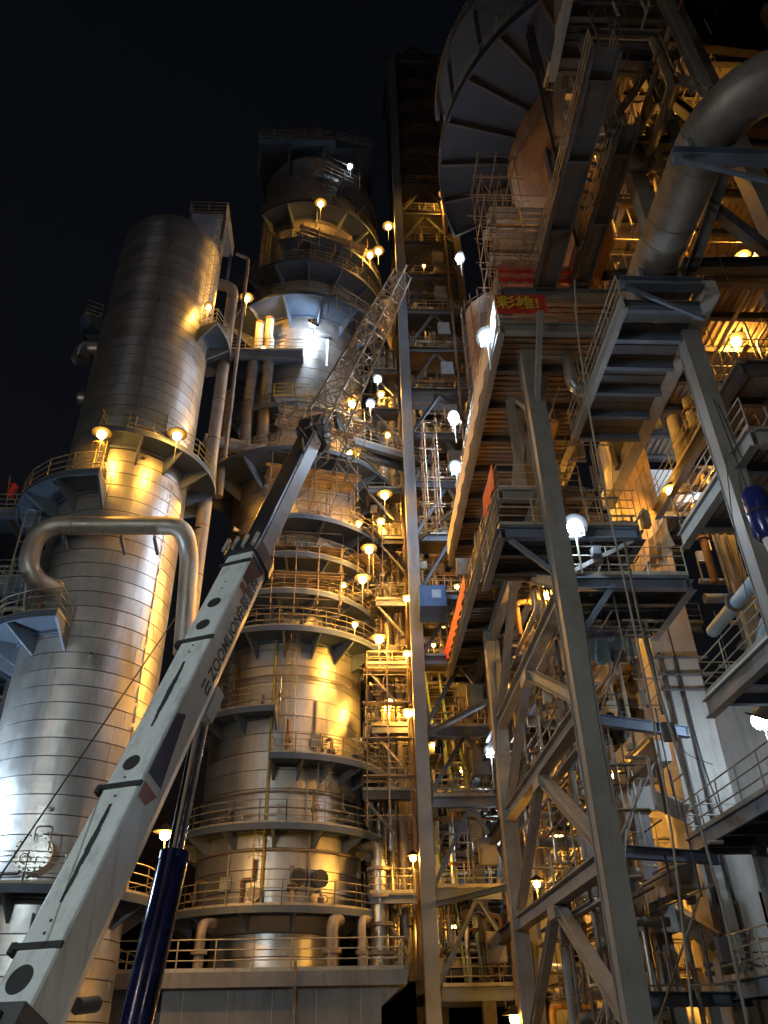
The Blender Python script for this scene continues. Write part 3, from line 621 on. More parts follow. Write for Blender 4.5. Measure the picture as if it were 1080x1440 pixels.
for i, z in enumerate(TZ):
    mm = 'steel_beam_blue' if i < 9 else 'steel_dark'
    piece('beam', 'ibeam', (TX0+.39, TY0, z-.25), (TX1-.25, TY0, z-.25), .3, .5, mm, tw)
    piece('beam', 'ibeam', (TX0+.2, TY1, z-.25), (TX1-.25, TY1, z-.25), .3, .5, 'steel_dark', tw)
    piece('beam', 'ibeam', (TX0, TY0+.4, z-.25), (TX0, TY1-.25, z-.25), .25, .45, 'steel_dark', tw)
    piece('beam', 'ibeam', (TX1, TY0+.25, z-.25), (TX1, TY1-.25, z-.25), .25, .45, 'steel_dark', tw)
    dk = MB()
    dk.box((TX0+.4, TY0+.15, z+.004), (TX1-.3, TY0+2.1, z+.04))
    MB().box((TX0+.4, TY1-1.4, z+.004), (TX1-.3, TY1-.2, z+.04)).build('rear_deck', 'grating', tw); do = dk.build('deck', 'grating', tw)
    railing(do, [(TX0+.5, TY0+.02, z+.04), (TX1-.3, TY0+.02, z+.04)], 'rail', step=1.4)
    z2 = TZ[i+1] if i+1 < len(TZ) else z+3.9
    mx = (TX0+TX1)/2
    piece('brace', 'ibeam', (mx-.08, TY0, z2-.55), (TX0+.3, TY0, z+.1), .22, .2, mm, tw); piece('brace', 'ibeam', (mx+.08, TY0, z2-.55), (TX1-.2, TY0, z+.1), .22, .2, mm, tw)
    if i < 13:
        a, e = ((5.0, TY0+1.9, z), (5.0, TY1-1.5, z2)) if i % 2 else ((5.9, TY0+1.9, z), (5.9, TY1-1.5, z2))
        stairs(tw, a, e, railm='rail_green' if i < 4 else 'rail')
    pipes_in(tw, TX0+.6, TX1-.3, TY0+.8, TY1-.4, z+.1, z2-.4, 9 if i < 14 else 4, 100+i, .04, .16)
    cbx = thing('control_cabinet', 'grey control cabinet on the stair tower, %s level from the ground' % ['first', 'second', 'third', 'fourth', 'fifth', 'sixth', 'seventh', 'eighth', 'ninth', 'tenth', 'eleventh', 'twelfth', 'thirteenth'][i], 'cabinet', (6.6, TY0-.35, z+.4), 'cabinets on the stair tower') if i < 13 else None
    if cbx:
        MB().box((6.2, TY0-.55, z+.9), (7.05, TY0-.1, z+2.1)).build('case', 'cabinet', cbx); MB().box((6.25, TY0-.572, z+.96), (7.0, TY0-.552, z+2.04)).build('door', 'cabinet', cbx)
        MB().box((6.28, TY0-.6, z+1.4), (6.34, TY0-.574, z+1.6)).build('handle', 'steel_dark', cbx)
MB().path([(7.35, TY0-.3, 0), (7.35, TY0-.3, TH-20)], .1, 10).build('fire_main', 'pipe_rusty', tw)
for y, z in ((TY0, TH), (TY1, TH)): piece('head_beam', 'ibeam', (TX0-.8, y, z), (TX1+.6, y, z), .4, .6, 'steel_dark', tw)
# hoist machinery at the tower head
pipes_in(tw, TX0-.5, TX1, TY0+.3, TY1, TH-4, TH+.6, 8, 77, .06, .2, ('steel_dark', 'pipe_rusty'))
bb = thing('blue_box', 'bright blue steel box fixed to the tower corner column', 'box', (4.7, 39.2, 21.5))
b = MB(); b.box((3.9, 38.9, 21.7), (5.4, 39.55, 23.0)); b.build('case', 'blue_box', bb); MB().add([(3.9, 38.9, 21.7), (5.4, 38.9, 21.7), (5.4, 39.55, 21.0), (3.9, 39.55, 21.0), (3.9, 39.55, 21.7), (5.4, 39.55, 21.7)], [(0, 3, 2, 1), (0, 4, 3), (1, 2, 5), (3, 4, 5, 2)]).build('chute', 'blue_box', bb)
MB().box((4.6, 38.88, 22.2), (5.1, 38.9, 22.7)).build('plate', 'blue_pipe', bb)

# ------------------------------------------------------------------ vertical pipes and landings between vessel and tower
pc = thing('pipe_bundle', 'bundle of upright process pipes between middle vessel and tower', 'pipes', (2.6, 44, 4.3))
for k, (x, y, r, z1, m) in enumerate([(1.75, 44.4, .2, 36, 'pipe_metal'), (2.3, 43.6, .34, 48, 'pipe_metal'), (2.95, 44.0, .28, 52, 'pipe_dull'), (3.3, 45.2, .36, 44, 'pipe_metal'), (2.6, 45.8, .22, 50, 'pipe_rusty'), (3.55, 43.6, .12, 40, 'pipe_rusty'), (1.95, 43.2, .1, 33, 'pipe_rusty'), (1.3, 45.6, .3, 28, 'pipe_dull')]):
    o = MB().path(fillet([(x, y, 4.3), (x, y, z1), (x-1.2, y+.6, z1+.2)], .7, 6), r, 14).build('pipe', m, pc)
    for z in range(7+k % 3, int(z1), 4): MB().cyl((x, y, z), (x, y, z+.1), r*1.3, n=14).build('flange', 'pipe_dull', o)
for i, z in enumerate((7.7, 12.4, 15.9, 19.3, 23.4, 27.8, 31.5, 38.6, 42.4)):
    t = thing('landing', 'steel landing between middle vessel and tower, %s from the bottom' % ['first', 'second', 'third', 'fourth', 'fifth', 'sixth', 'seventh', 'eighth', 'ninth'][i], 'platform', (2.2, 42.4, z), 'landings beside the tower')
    x0 = (1.1, .8, 1.3, 1.0, 1.6, 1.8, 1.2, 1.7, 1.5)[i]; y0 = (41.6, 41.2, 41.6, 41.3, 41.5, 41.8, 41.6, 42, 42)[i]
    MB().box((x0, y0, z), (3.36, 43.2, z+.06)).build('deck', 'grating', t); piece('edge_beam', 'ibeam', (x0, y0, z-.2), (3.36, y0, z-.2), .2, .38, 'steel_dark' if i % 2 else 'girder_paint', t)
    piece('edge_beam', 'ibeam', (x0, y0+.1, z-.2), (x0, 43.2, z-.2), .2, .38, 'steel_dark', t); railing(t, [(x0, 43, z+.06), (x0, y0, z+.06), (3.3, y0, z+.06)], step=1.0)
    piece('knee_brace', 'box', (x0+.1, y0+.1, z-.35), (x0+1.6, y0+.5, z-2.0), .12, .12, 'steel_grey', t)
    pipes_in(t, x0, 3.3, 43.3, 46.2, z, z+3.4, 6, 300+i, .04, .14)
br = thing('footbridge', 'railed steel footbridge from middle vessel across to the tower column', 'footbridge', (2, 41, 34))
p0, p1 = aty(498, 622, 39.6), aty(592, 678, 41.5); p1.z = p0.z
piece('girder', 'box', p0, p1, .3, .45, 'girder_paint', br); piece('girder', 'box', p0+V((.3, 1.3, 0)), p1+V((.3, 1.3, 0)), .3, .45, 'girder_paint', br)
MB().bar(p0+V((.15, .65, .27)), p1+V((.15, .65, .27)), 1.2, .06).build('deck', 'grating', br); railing(br, [p0+V((0, 0, .3)), p1+V((0, 0, .3))], step=1.3); railing(br, [p0+V((.3, 1.3, .3)), p1+V((.3, 1.3, .3))], step=1.3)

# ------------------------------------------------------------------ dark frame and flag behind the left vessel
lf = thing('left_steel_frame', 'dark steel frame with railed floors beyond the left vessel', 'structure', (-20, 41, 0))
for x in (-27, -22.5, -17.2):
    for y in (39.5, 45): piece('column', 'ibeam', (x, y, 0), (x, y, 27.7), .45, .45, 'steel_dark', lf)
for z in (9.5, 14, 19, 23.5, 28.0):
    MB().box((-28, 39.3, z), (-16.2, 45.4, z+.12)).build('deck', 'blue_deck', lf)
    piece('edge_beam', 'ibeam', (-28, 39.3, z-.25), (-16.2, 39.3, z-.25), .3, .5, 'steel_beam_blue', lf); railing(lf, [(-28, 39.35, z+.12), (-16.3, 39.35, z+.12), (-16.3, 45, z+.12)], step=1.6)
    for x in (-25, -20, -17.5): piece('joist', 'ibeam', (x, 39.5, z-.2), (x, 45.3, z-.2), .2, .38, 'steel_dark', lf)
for i, z in enumerate((3, 9.7, 14.2, 19.2)): pipes_in(lf, -24, -16.5, 40, 44.5, z, z+4, 12, 500+i, .08, .4, ('pipe_dull', 'pipe_rusty', 'steel_dark'), .7)
fg = thing('red_flag', 'small red flag on a pole above the frame beyond the left vessel', 'flag', (-19.5, 39.6, 28)); MB().cyl(aty(9, 712, 39.5), aty(14, 668, 39.5), .03, n=6).build('pole', 'rail', fg)
fp = aty(11, 676, 39.5); n = 8; vs = []
for i in range(n+1):
    for j in range(4): vs.append(fp+V((.06+i*.09*(1-j*.05), .12*sin(i*1.1+j), -j*.33-i*.05)))
MB().add(vs, [(i*4+j, (i+1)*4+j, (i+1)*4+j+1, i*4+j+1) for i in range(n) for j in range(3)], True).build('cloth', 'banner_red', fg)
lt = thing('inclined_prop', 'thin steel prop leaning in front of the frame at far left', 'prop', (-18, 38, 14)); MB().cyl(aty(0, 1180, 38.5), aty(44, 745, 38.5), .05, n=8).build('prop_tube', 'rail', lt)
# ================================================================== NEAR SUPPORT FRAME (right of centre)
sf = thing('support_frame', 'tall grey steel support frame with chevron bracing right of the tower', 'steel frame', (6.8, 28, 0))
SX = 6.85
def hcol(x, y, z0, z1, w=.66, m='steel_grey', parent=sf):
    o = piece('column', 'box', (x, y, z0), (x, y, z1), w, w, m, parent)
    return o
for y, z1 in ((22.0, 23.9), (35.0, 23.9), (44.5, 23.9)):
    c = hcol(SX, y, 0, z1, .52 if y < 30 else .6)
    for k in (-1, 1): MB().box((SX-.31, y+k*.31-.02, 0), (SX+.31, y+k*.31+.02, z1-.02)).build('flange_plate', 'steel_grey', c)
for i, z in enumerate((1.6, 5.6, 9.7, 13.6, 17.9)):
    piece('beam', 'ibeam', (SX, 22.33, z), (SX, 34.67, z), .42, .5, 'steel_grey', sf)
    piece('beam', 'ibeam', (SX, 35.33, z), (SX, 44.2, z), .36, .5, 'steel_dark', sf)
    if i:
        zl = (1.6, 5.6, 9.7, 13.6, 17.9)[i-1]+.35
        piece('brace', 'ibeam', (SX, 28.6, z-.3), (SX, 34.5, zl), .3, .32, 'steel_grey', sf); piece('brace', 'ibeam', (SX, 28.2, z-.3), (SX, 22.5, zl+.1), .34, .36, 'steel_grey', sf)
        MB().box((SX-.22, 27.9, z-.62), (SX+.22, 28.9, z-.26)).build('gusset', 'steel_grey', sf)
# raking tie from the tower column to the far leg
for z in (7.0, 14.9, 26.5): piece('tie', 'ibeam', (4.1, 39.7, z), (6.6, 35.2, z), .2, .22, 'steel_beam_blue', sf)
def floor(parent, x0, x1, y0, y1, z, m='deck_sheet', along='x', joist=2.2, jm='steel_dark', em_='steel_grey', edges='lfr', eh=.45):
    d = corrugated(x0, x1, y0, y1, z, along).build('deck', m, parent)
    e = eh/2+.07
    if 'l' in edges: piece('edge_beam', 'ibeam', (x0, y0, z-e), (x0, y1, z-e), .28, eh, em_, parent)
    if 'r' in edges: piece('edge_beam', 'ibeam', (x1, y0, z-e), (x1, y1, z-e), .28, eh, em_, parent)
    if 'f' in edges: piece('edge_beam', 'ibeam', (x0+.15, y0, z-e), (x1-.15, y0, z-e), .28, eh, em_, parent)
    n = int((y1-y0)/joist)
    for i in range(1, n+1):
        y = y0+i*joist; piece('joist', 'ibeam', (x0+.15, y, z-.24), (x1-.15, y, z-.24), .2, .34, jm, parent)
    return d
f1 = floor(sf, 5.45, 8.7, 23.6, 41.2, 18.6); f2 = floor(sf, 5.6, 10.2, 20.7, 38.0, 24.2, em_='steel_grey')
railing(f1, [(8.6, 23.7, 18.7), (5.5, 23.7, 18.7), (5.5, 41, 18.7)], 'rail', step=1.5); railing(f2, [(10.1, 20.8, 24.3), (5.65, 20.8, 24.3), (5.65, 38, 24.3)], 'rail', step=1.5)
f3 = floor(sf, 6.3, 11.4, 22.4, 40, 28.2, jm='steel_beam_blue', em_='steel_beam_blue', eh=.6)
for y in (23, 30, 37): piece('column', 'ibeam', (6.6, y, 24.3), (6.6, y, 27.9), .35, .35, 'steel_beam_blue', sf)
for y in (24.5, 31.5): piece('column', 'ibeam', (6.6, y, 18.7), (6.6, y, 23.9), .3, .3, 'steel_grey', sf)
# knee braces under the floor at the leg head
for dy in (-1, 1): piece('brace', 'box', (SX, 22+dy*.3, 21.2), (SX, 22+dy*2.4, 23.7), .2, .2, 'steel_grey', sf)
piece('brace', 'ibeam', (6.9, 26.5, 18.7), (7.6, 23.0, 23.8), .5, .3, 'steel_grey', sf); piece('brace', 'ibeam', (7.2, 30.5, 18.7), (7.2, 25.0, 23.8), .45, .3, 'steel_grey', sf)
# landings on the near leg
l1 = thing('steel_landing', 'railed landing with yellow machines around the near support leg', 'platform', (7.4, 24, 16.2))
floor(l1, 5.1, 9.9, 22.45, 26.2, 16.2, 'grating', joist=1.3, em_='steel_beam_blue', eh=.4); railing(l1, [(5.1, 26, 16.3), (5.1, 22.5, 16.3), (9.9, 22.5, 16.3)], step=1.2)
piece('knee_brace', 'box', (5.4, 22.6, 15.8), (6.6, 22.3, 14.4), .16, .16, 'steel_beam_blue', l1); piece('knee_brace', 'box', (6.9, 22.36, 14.2), (9.6, 22.6, 15.75), .14, .14, 'steel_grey', l1)
l2 = thing('steel_landing', 'dark triangular-braced landing between near leg and concrete column', 'platform', (9, 24, 14.3))
floor(l2, 7.25, 11.2, 22.5, 26.4, 14.3, 'grating', joist=1.2, em_='steel_beam_blue', eh=.4); railing(l2, [(7.3, 22.55, 14.4), (11.2, 22.55, 14.4)], step=1.2)
piece('knee_brace', 'box', (7.1, 22.3, 12.0), (8.6, 22.5, 14.0), .18, .18, 'steel_beam_blue', l2); piece('knee_brace', 'box', (7.3, 22.6, 12.2), (10.9, 25.9, 14.0), .16, .16, 'steel_dark', l2)
for k, (x, y) in enumerate([(5.9, 23.6), (7.9, 23.3), (8.5, 24.3)]):
    t = thing('yellow_machine', ['small yellow winch left of the near support leg', 'yellow motor box just right of the near support leg', 'taller yellow machine beside the motor box on the landing'][k], 'machine', (x, y, 16.3))
    h = (.6, .9, 1.5)[k]; b = MB(); b.box((x, y, 16.304), (x+.9, y+.7, 16.304+h*.7)); b.box((x+.1, y+.1, 16.304+h*.7), (x+.6, y+.6, 16.304+h)); b.build('casing', 'yellow_paint', t)
    MB().cyl((x+.9, y+.35, 16.5+h*.3), (x+1.25, y+.35, 16.5+h*.3), .2, n=14).build('motor', 'steel_grey', t)
# cross beams from frame to the concrete columns
for z in (2.6, 6.35, 10.35): piece('cross_beam', 'ibeam', (7.2, 24.6, z), (11.6, 26.2, z), .25, .36, 'steel_beam_blue', sf)

# ================================================================== CONCRETE FRAME
cf = thing('concrete_portal', 'board-marked concrete column and beam frame at the right', 'concrete frame', (12, 29, 0))
def ccol(x, y, w, d, z0, z1, m='concrete'):
    o = MB().box((x, y, z0), (x+w, y+d, z1)).build('column', m, cf)
    return o
c1 = ccol(11.8, 28.2, 1.75, 1.5, 0, 25.2)
for k in range(6): MB().box((11.82+k*.288, 28.135, 17.2), (11.82+k*.288+.262, 28.2, 25.2-.08*(k % 2))).build('form_board', 'formwork_board', c1)
for k in range(3): MB().box((11.75, 28.24+k*.48, 17.2), (11.8, 28.24+k*.48+.43, 25.1)).build('form_board', 'concrete', c1)
for z in (12.6, 13.2, 13.9):   # clamp frames round the column
    b = MB(); b.cyl((11.75, 28.0, z), (13.8, 28.0, z), .06, n=8); b.cyl((11.85, 27.8, z+.07), (11.85, 30, z+.07), .06, n=8); b.build('clamp', 'steel_dark', c1)
for x in (12.05, 12.6): MB().path([(x, 28.05, 0), (x, 28.05, 14)], .06, 8).build('downpipe', 'steel_dark', c1)
ccol(12.4, 30.8, 1.1, 1.1, 0, 16, 'concrete'); 
for x, y in ((10.1, 36.2), (8.9, 40.5), (13.4, 36.6), (10.2, 44.8), (14, 44.8)): ccol(x, y, .95, .95, 0, 23.4)
for y in (33.0,): ccol(10.4, y, .8, .9, 0, 9.4)
for z in (5.9, 9.8):
    MB().box((10.3, 26.4, z-.35), (10.9, 36.1, z+.35)).build('beam', 'concrete', cf)
    # corbels with raking struts
    b = MB(); vs = []
    for s in (10.15, 11.05):
        vs += [(s, 29.2, z-.4), (s, 30.4, z-.4), (s, 30.4, z-.75), (s, 29.95, z-1.25), (s, 29.2, z-1.25)]
    b.add(vs, [(4, 3, 2, 1, 0), (5, 6, 7, 8, 9)]+[(i, (i+1) % 5, 5+(i+1) % 5, 5+i) for i in range(5)]).build('corbel', 'concrete', cf)
    piece('strut', 'chan', (11.1, 29.6, z-.7), (11.9, 28.1, z-1.7), .5, .6, 'concrete', cf); piece('pier', 'box', (10.6, 29.8, 0 if z < 7 else 6.3), (10.6, 29.8, z-1.25), .55, .6, 'concrete_dark', cf)
for z in (11.9, 15.6, 20.4): MB().box((11.4, 29.75, z-.5), (12.0, 44.8, z)).build('beam', 'concrete', cf)
MB().box((10.9, 16.2, 20.75), (11.4, 28, 21.4)).build('beam', 'concrete', cf)

# ================================================================== RIGHT BAY: walkways, floors, steel columns
rb = thing('right_bay_frame', 'big steel bay with stacked floors along the right edge', 'steel frame', (13, 20, 0))
RC = (10.95, 17.9)
hcol(RC[0], RC[1], 0, 46, .5, 'steel_grey', rb)
for y in (-.27, .27): piece('flange_plate', 'box', (RC[0], RC[1]+y, 0), (RC[0], RC[1]+y, 46), .56, .03, 'steel_grey', rb, up=(0, 1, 0))
hcol(15.3, 17.6, 0, 46, .7, 'steel_grey', rb); hcol(15.3, 27, 0, 44, .6, 'steel_grey', rb); hcol(20.5, 18, 0, 44, .6, 'steel_grey', rb)
for z in (10.4, 15.7):
    ye = 23.2 if z < 12 else 22.0
    floor(rb, 11.05, 20.5, 16.6, ye, z, 'deck_sheet' if z > 12 else 'white_panel', along='y', joist=1.5, jm='steel_beam_blue', em_='steel_grey', edges='lf', eh=.55)
    railing(rb, [(20, ye-.05, z+.1), (11.1, ye-.05, z+.1), (11.1, 16.65, z+.1)], step=1.5)
for z in (20.9, 25.4, 30.6, 36.2, 41.5):
    floor(rb, 13.3, 24, 19.2, 30, z, 'deck_sheet', along='y', joist=1.8, jm='steel_dark', em_='steel_dark', edges='lf', eh=.5)
    railing(rb, [(13.3, 29, z+.1), (13.3, 19.3, z+.1), (22, 19.3, z+.1)], step=1.5)
    pipes_in(rb, 13.4, 20, 19.6, 27, z+.2, z+4.2, 12, 700+int(z), .05, .3)
for z in (24.0, 31.5, 39.5): piece('beam', 'ibeam', (11.2, 17.75, z), (15.0, 17.6, z), .35, .55, 'steel_dark', rb); piece('beam', 'ibeam', (15.6, 17.65, z), (20.3, 18, z), .35, .55, 'steel_dark', rb)
for (a, e, m, w_) in (((11.1, 17.8, 22.3), (15.0, 17.6, 30.8), 'steel_grey', .42), ((15.0, 17.65, 24.3), (11.3, 17.75, 31.2), 'steel_dark', .4), ((11.2, 17.8, 31.8), (15.0, 17.6, 39.2), 'steel_grey', .4), ((15.0, 17.7, 31.8), (11.3, 17.8, 39.2), 'steel_dark', .38), ((15.6, 17.6, 24.5), (20.2, 18, 31.0), 'steel_grey', .4), ((15.6, 17.6, 20.5), (20, 18, 15.9), 'steel_grey', .36), ((10.95, 18.2, 31), (10.95, 25, 39), 'steel_dark', .4), ((10.95, 18.2, 24.3), (10.95, 23.5, 30.4), 'steel_dark', .4), ((12, 18.8, 16), (15.2, 18.9, 20.6), 'steel_grey', .3)):
    piece('brace', 'ibeam', a, e, w_, w_, m, rb)
hcol(10.95, 25.2, 20.9, 46, .45, 'steel_dark', rb)
for z in (31, 36.2, 41.5): piece('beam', 'ibeam', (10.95, 18.2, z), (10.95, 25, z), .3, .5, 'steel_dark', rb)
MB().box((13.6, 30.3, 6), (24, 30.5, 13.5)).build('back_wall', 'concrete', rb)
MB().box((13.6, 30.2, 21.2), (24, 30.4, 24.6)).build('back_wall', 'white_panel', rb)
pipes_in(rb, 14.2, 20, 20, 29, 10.8, 15.2, 14, 801, .05, .26); pipes_in(rb, 14.2, 20, 20.5, 29, 16, 20.5, 14, 802, .06, .3); pipes_in(rb, 14.4, 19, 20, 29, .5, 6.5, 14, 803, .05, .26); pipes_in(rb, 14.4, 19, 20, 29, 7.2, 10, 8, 804, .05, .2)
for i, (z, y1, lab) in enumerate(((6.9, 26.9, 'upper grey railed walkway along the right edge'), (2.9, 26.6, 'lower grey railed walkway along the right edge'))):
    t = thing('walkway', lab, 'walkway', (12, 22, z))
    MB().box((11.02, 14, z+.1), (13.1, y1, z+.16)).build('deck', 'grating', t); piece('edge_channel', 'chan', (11.0, 14, z-.08), (11.0, y1, z-.08), .12, .46, 'girder_paint', t, up=(0, 0, 1)); piece('edge_channel', 'chan', (13.1, 14, z-.08), (13.1, y1, z-.08), .12, .46, 'girder_paint', t)
    for k in range(8): y = 14.5+k*1.7; piece('joist', 'ibeam', (11.1, y, z-.05), (13.0, y, z-.05), .14, .24, 'steel_dark', t)
    piece('end_beam', 'chan', (11.02, y1, z-.08), (13.1, y1, z-.08), .12, .44, 'girder_paint', t)
    railing(t, [(13, y1-.05, z+.16), (11.06, y1-.05, z+.16), (11.06, 14, z+.16)], 'steel_grey' if i == 0 else 'rail', step=1.45, r=.025)
    for y in (17, 25.5): piece('support_column', 'box', (12.6, y, 0 if i else 3.3), (12.6, y, z-.32), .35, .35, 'concrete_dark', t)
# grating deck with beam grid over the frame
gd = thing('overhead_deck', 'dark overhead grating deck with cross beams beside the bent duct', 'platform', (9.7, 19, 20.8))
g = MB()
for k in range(14): g.box((8.42, 16.5+k*.47, 20.75), (10.88, 16.5+k*.47+.4, 20.8))
g.build('deck', 'grating', gd)
piece('edge_beam', 'ibeam', (8.4, 16.4, 20.55), (8.4, 23, 20.55), .2, .5, 'steel_grey', gd); railing(gd, [(8.4, 23, 20.8), (8.4, 16.5, 20.8)], step=1.3)
for k in range(6): y = 16.6+k*1.25; piece('cross_beam', 'ibeam', (8.5, y, 20.52), (10.88, y, 20.52), .16, .32, 'steel_beam_blue', gd)

# bent duct
du = thing('bent_duct', 'huge lagged duct bending overhead at the upper right', 'duct', (9.6, 16, 21.3))
DP = fillet([(9.62, 22.6, 22.05), (9.62, 10.2, 22.1), (16, 9.6, 22.1)], 2.5, 14); MB().path(DP, .74, 28).build('insulated_duct', 'duct_metal', du)
for k in range(1, len(DP)-2):
    a, e = DP[k], DP[k+1]; d = (e-a).normalized(); MB().cyl(a-d*.025, a+d*.025, .752, n=28).build('lap_band', 'duct_metal', du)
for k in range(12): y = 22-k*.68; MB().cyl((9.62, y, 22.07), (9.62, y-.04, 22.07), .75, n=28).build('lap_band', 'duct_metal', du)
for y, z, x0, x1 in ((16.15, 21.12, 8.3, 10.9), (11.9, 21.15, 8.5, 12.6)):
    piece('cradle_beam', 'ibeam', (x0, y, z), (x1, y, z), .34, .34, 'steel_beam_blue', du); piece('cradle_brace', 'box', (x0+.2, y, z-.2), (x1-.1, y+.3, z-1.2), .1, .14, 'steel_beam_blue', du)
for x in (9.0, 10.2): piece('saddle', 'box', (x, 16.15, 21.28), (x, 16.15, 21.7), .12, .3, 'steel_beam_blue', du); piece('saddle', 'box', (x, 11.9, 21.3), (x, 11.9, 21.75), .12, .3, 'steel_beam_blue', du)
# ladder-like gangways overhead
for k, (x0, x1, lab) in enumerate(((7.75, 8.6, 'overhead gangway seen from below with long side rails'), (9.35, 10.0, 'narrow overhead gangway carrying round valve wheels'))):
    t = thing('gangway', lab, 'walkway', (x0, 17, 28.2)); g = MB(); ys = 12.6 if k == 0 else 15.2
    g.box((x0+.02, ys, 28.3), (x1-.02, 22.4, 28.34)); g.build('deck', 'grating', t)
    for x in (x0, x1): piece('side_channel', 'chan', (x, ys, 28.2), (x, 22.4, 28.2), .1, .22, 'steel_dark', t); railing(t, [(x, ys, 28.34), (x, 22.4, 28.34)], 'rail', step=1.6, toe=False)
    for j in range(4-k): piece('cross_bar', 'ibeam', (x0+.05, ys+1+j*2.9, 28.15), (x1-.05, ys+1+j*2.9, 28.15), .12, .2, 'steel_dark', t)
for k in range(3):
    p = V((9.4, 19.6-k*1.2, 30.0+k*.05)); t = thing('gate_valve', ['lowest', 'middle', 'highest'][k]+' of three round dark valve wheels under the gangway', 'valve', p, 'valve wheels by the gangway')
    MB().path([p+V((.34*cos(a), -.18*sin(a)-.3, .3*sin(a))) for a in [2*pi*i/18 for i in range(19)]], .07, 8, False).build('hand_wheel', 'steel_dark', t); MB().cyl(p+V((0, -.3, 0)), p+V((.0, .3, .2)), .09, n=10).build('stem', 'pipe_dull', t)
# back sheet behind the valves lit orange
pn = thing('duct_hopper', 'rusty steel hopper between the overhead gangways', 'hopper', (10, 21, 29)); MB().add([(9.4, 20.5, 29), (10.8, 20.5, 29), (10.8, 23.5, 29), (9.4, 23.5, 29), (9.3, 20, 34), (10.9, 20, 34), (10.9, 24, 34), (9.3, 24, 34)], [(3, 2, 1, 0), (4, 5, 6, 7), (0, 1, 5, 4), (1, 2, 6, 5), (2, 3, 7, 6), (3, 0, 4, 7)]).build('hopper_body', 'rusty_plate', pn)

# ------------------------------------------------------------------ big upper vessel with ring gallery
uc = (16.2, 27.3); uv = thing('upper_vessel', 'huge rust-toned vessel ringed by a dark gallery at the top', 'vessel', (*uc, 40))
ub = MB(); ub.path([(uc[0], uc[1], z) for z in (39, 41, 43.5, 45.6, 62)], 1, 64, True, [2.0, 4.6, 6.2, 6.75, 6.75]); ub.build('shell', 'rusty_plate', uv)
n = 17
for i in range(n):
    a0, a1 = -2.1+i*.24, -2.1+(i+1)*.24-.006; g = MB(); g.ring(uc, 6.8, 10.9, 45.9, 45.98, a0, a1, 3); g.build('gallery_plate', 'gallery_shaded', uv)
    p, q = pol(uc, 6.8, math.degrees(a0), 45.7), pol(uc, 10.9, math.degrees(a0), 45.7); piece('gallery_beam', 'ibeam', p, q, .16, .36, 'steel_dark', uv)
g = MB(); g.ring(uc, 10.88, 11.0, 45.55, 46.15, -2.1, 1.98, 80); go = g.build('gallery_rim', 'gallery_shaded', uv)
railing(go, arc(uc, 10.9, -2.1, 1.98, 46.0), 'rail', step=1.4)
g = MB(); g.ring(uc, 7.2, 10.9, 51.9, 52.05, -1.7, 2.0, 80); g2 = g.build('upper_gallery', 'steel_dark', uv); railing(g2, arc(uc, 10.85, -1.7, 2.0, 52.05), 'rail', step=1.4)
for i in range(11): piece('gallery_post', 'ibeam', pol(uc, 10.5, -96+i*18, 46), pol(uc, 10.5, -96+i*18, 51.9), .2, .2, 'steel_dark', uv)
pipes_in(uv, 8.0, 12, 20, 27, 46.6, 51.5, 16, 905, .06, .25, ('pipe_rusty', 'pipe_dull'))
for k in range(9): MB().path(arc(uc, 6.8+.02*k, -1.6+.1*k, -.9+.12*k, 44.2+.16*k, 10), .04, 6).build('trace_pipe', 'pipe_rusty', uv)

# ================================================================== PROCESS RACK BEHIND (seen through the frame)
pk = thing('process_rack', 'cluttered steel process rack with pipes behind the support frame', 'pipe rack', (12, 39, 0))
for i, z in enumerate((3.7, 7.6, 11.8, 15.2, 19.2, 23.4)):
    floor(pk, 8.9, 18, 36.0, 46, z, 'grating', joist=2.4, jm='steel_dark', em_='steel_beam_blue', edges='lf', eh=.4)
    railing(pk, [(8.9, 36, z+.1), (18, 36, z+.1)], 'rail', step=1.5)
    pipes_in(pk, 8.4, 16, 35.2, 41, z+.2 if i else .3, z+3.4, 22, 40+i, .05, .3)
    zl = (0, 3.7, 7.6, 11.8, 15.2, 19.2)[i]
    if i < 4: stairs(pk, (9.4 if i % 2 else 12.6, 35.4, zl), (12.6 if i % 2 else 9.4, 35.4, z), .8, railm='rail_yellow')
pipes_in(pk, 7.3, 10, 26.5, 34.5, .4, 13, 30, 61, .05, .24); pipes_in(pk, 7.2, 9.5, 27, 36, 14.5, 18, 20, 62, .05, .22); pipes_in(pk, 7.4, 8.6, 25, 36, 19, 23.4, 10, 63, .08, .3)
# two round drums inside the frame
for k, (x, y, z0, z1, r, lab) in enumerate([(9.1, 30.8, 19.0, 23.6, .75, 'yellow-lit upright drum under the bannered floor'), (9.4, 25.6, 22.0, 24.0, .4, 'bright bent pipe under the bannered floor edge'), (*aty(968, 600, 27.4).xy, aty(968, 600, 27.4).z-1.2, aty(968, 600, 27.4).z+1.1, .45, 'pale lagged drum in the opening right of the boarded column'), (*aty(1008, 622, 26.6).xy, aty(1008, 622, 26.6).z-1.1, aty(1008, 622, 26.6).z+1.0, .6, 'second pale lagged drum with yellow light on its end')]):
    t = thing('lagged_drum', lab, 'drum', (x, y, z0))
    if k == 1: MB().path(fillet([(8.55, 22.2, 24.0), (8.55, 22.4, 22.7), (9.1, 22.5, 22.4), (11, 22.8, 22.4)], .6), .27, 16).build('shell', 'pipe_metal', t)
    else:
        MB().path([(x, y, z0-.25), (x, y, z0), (x, y, z1), (x, y, z1+.25)], r, 20, True, [r*.4, r, r, r*.4]).build('shell', 'shade_inner' if k > 1 else 'cladding_dull', t)
        for z in (z0+.3, (z0+z1)/2, z1-.3): MB().cyl((x, y, z), (x, y, z+.06), r*1.02, n=20).build('joint_band', 'pipe_dull', t)
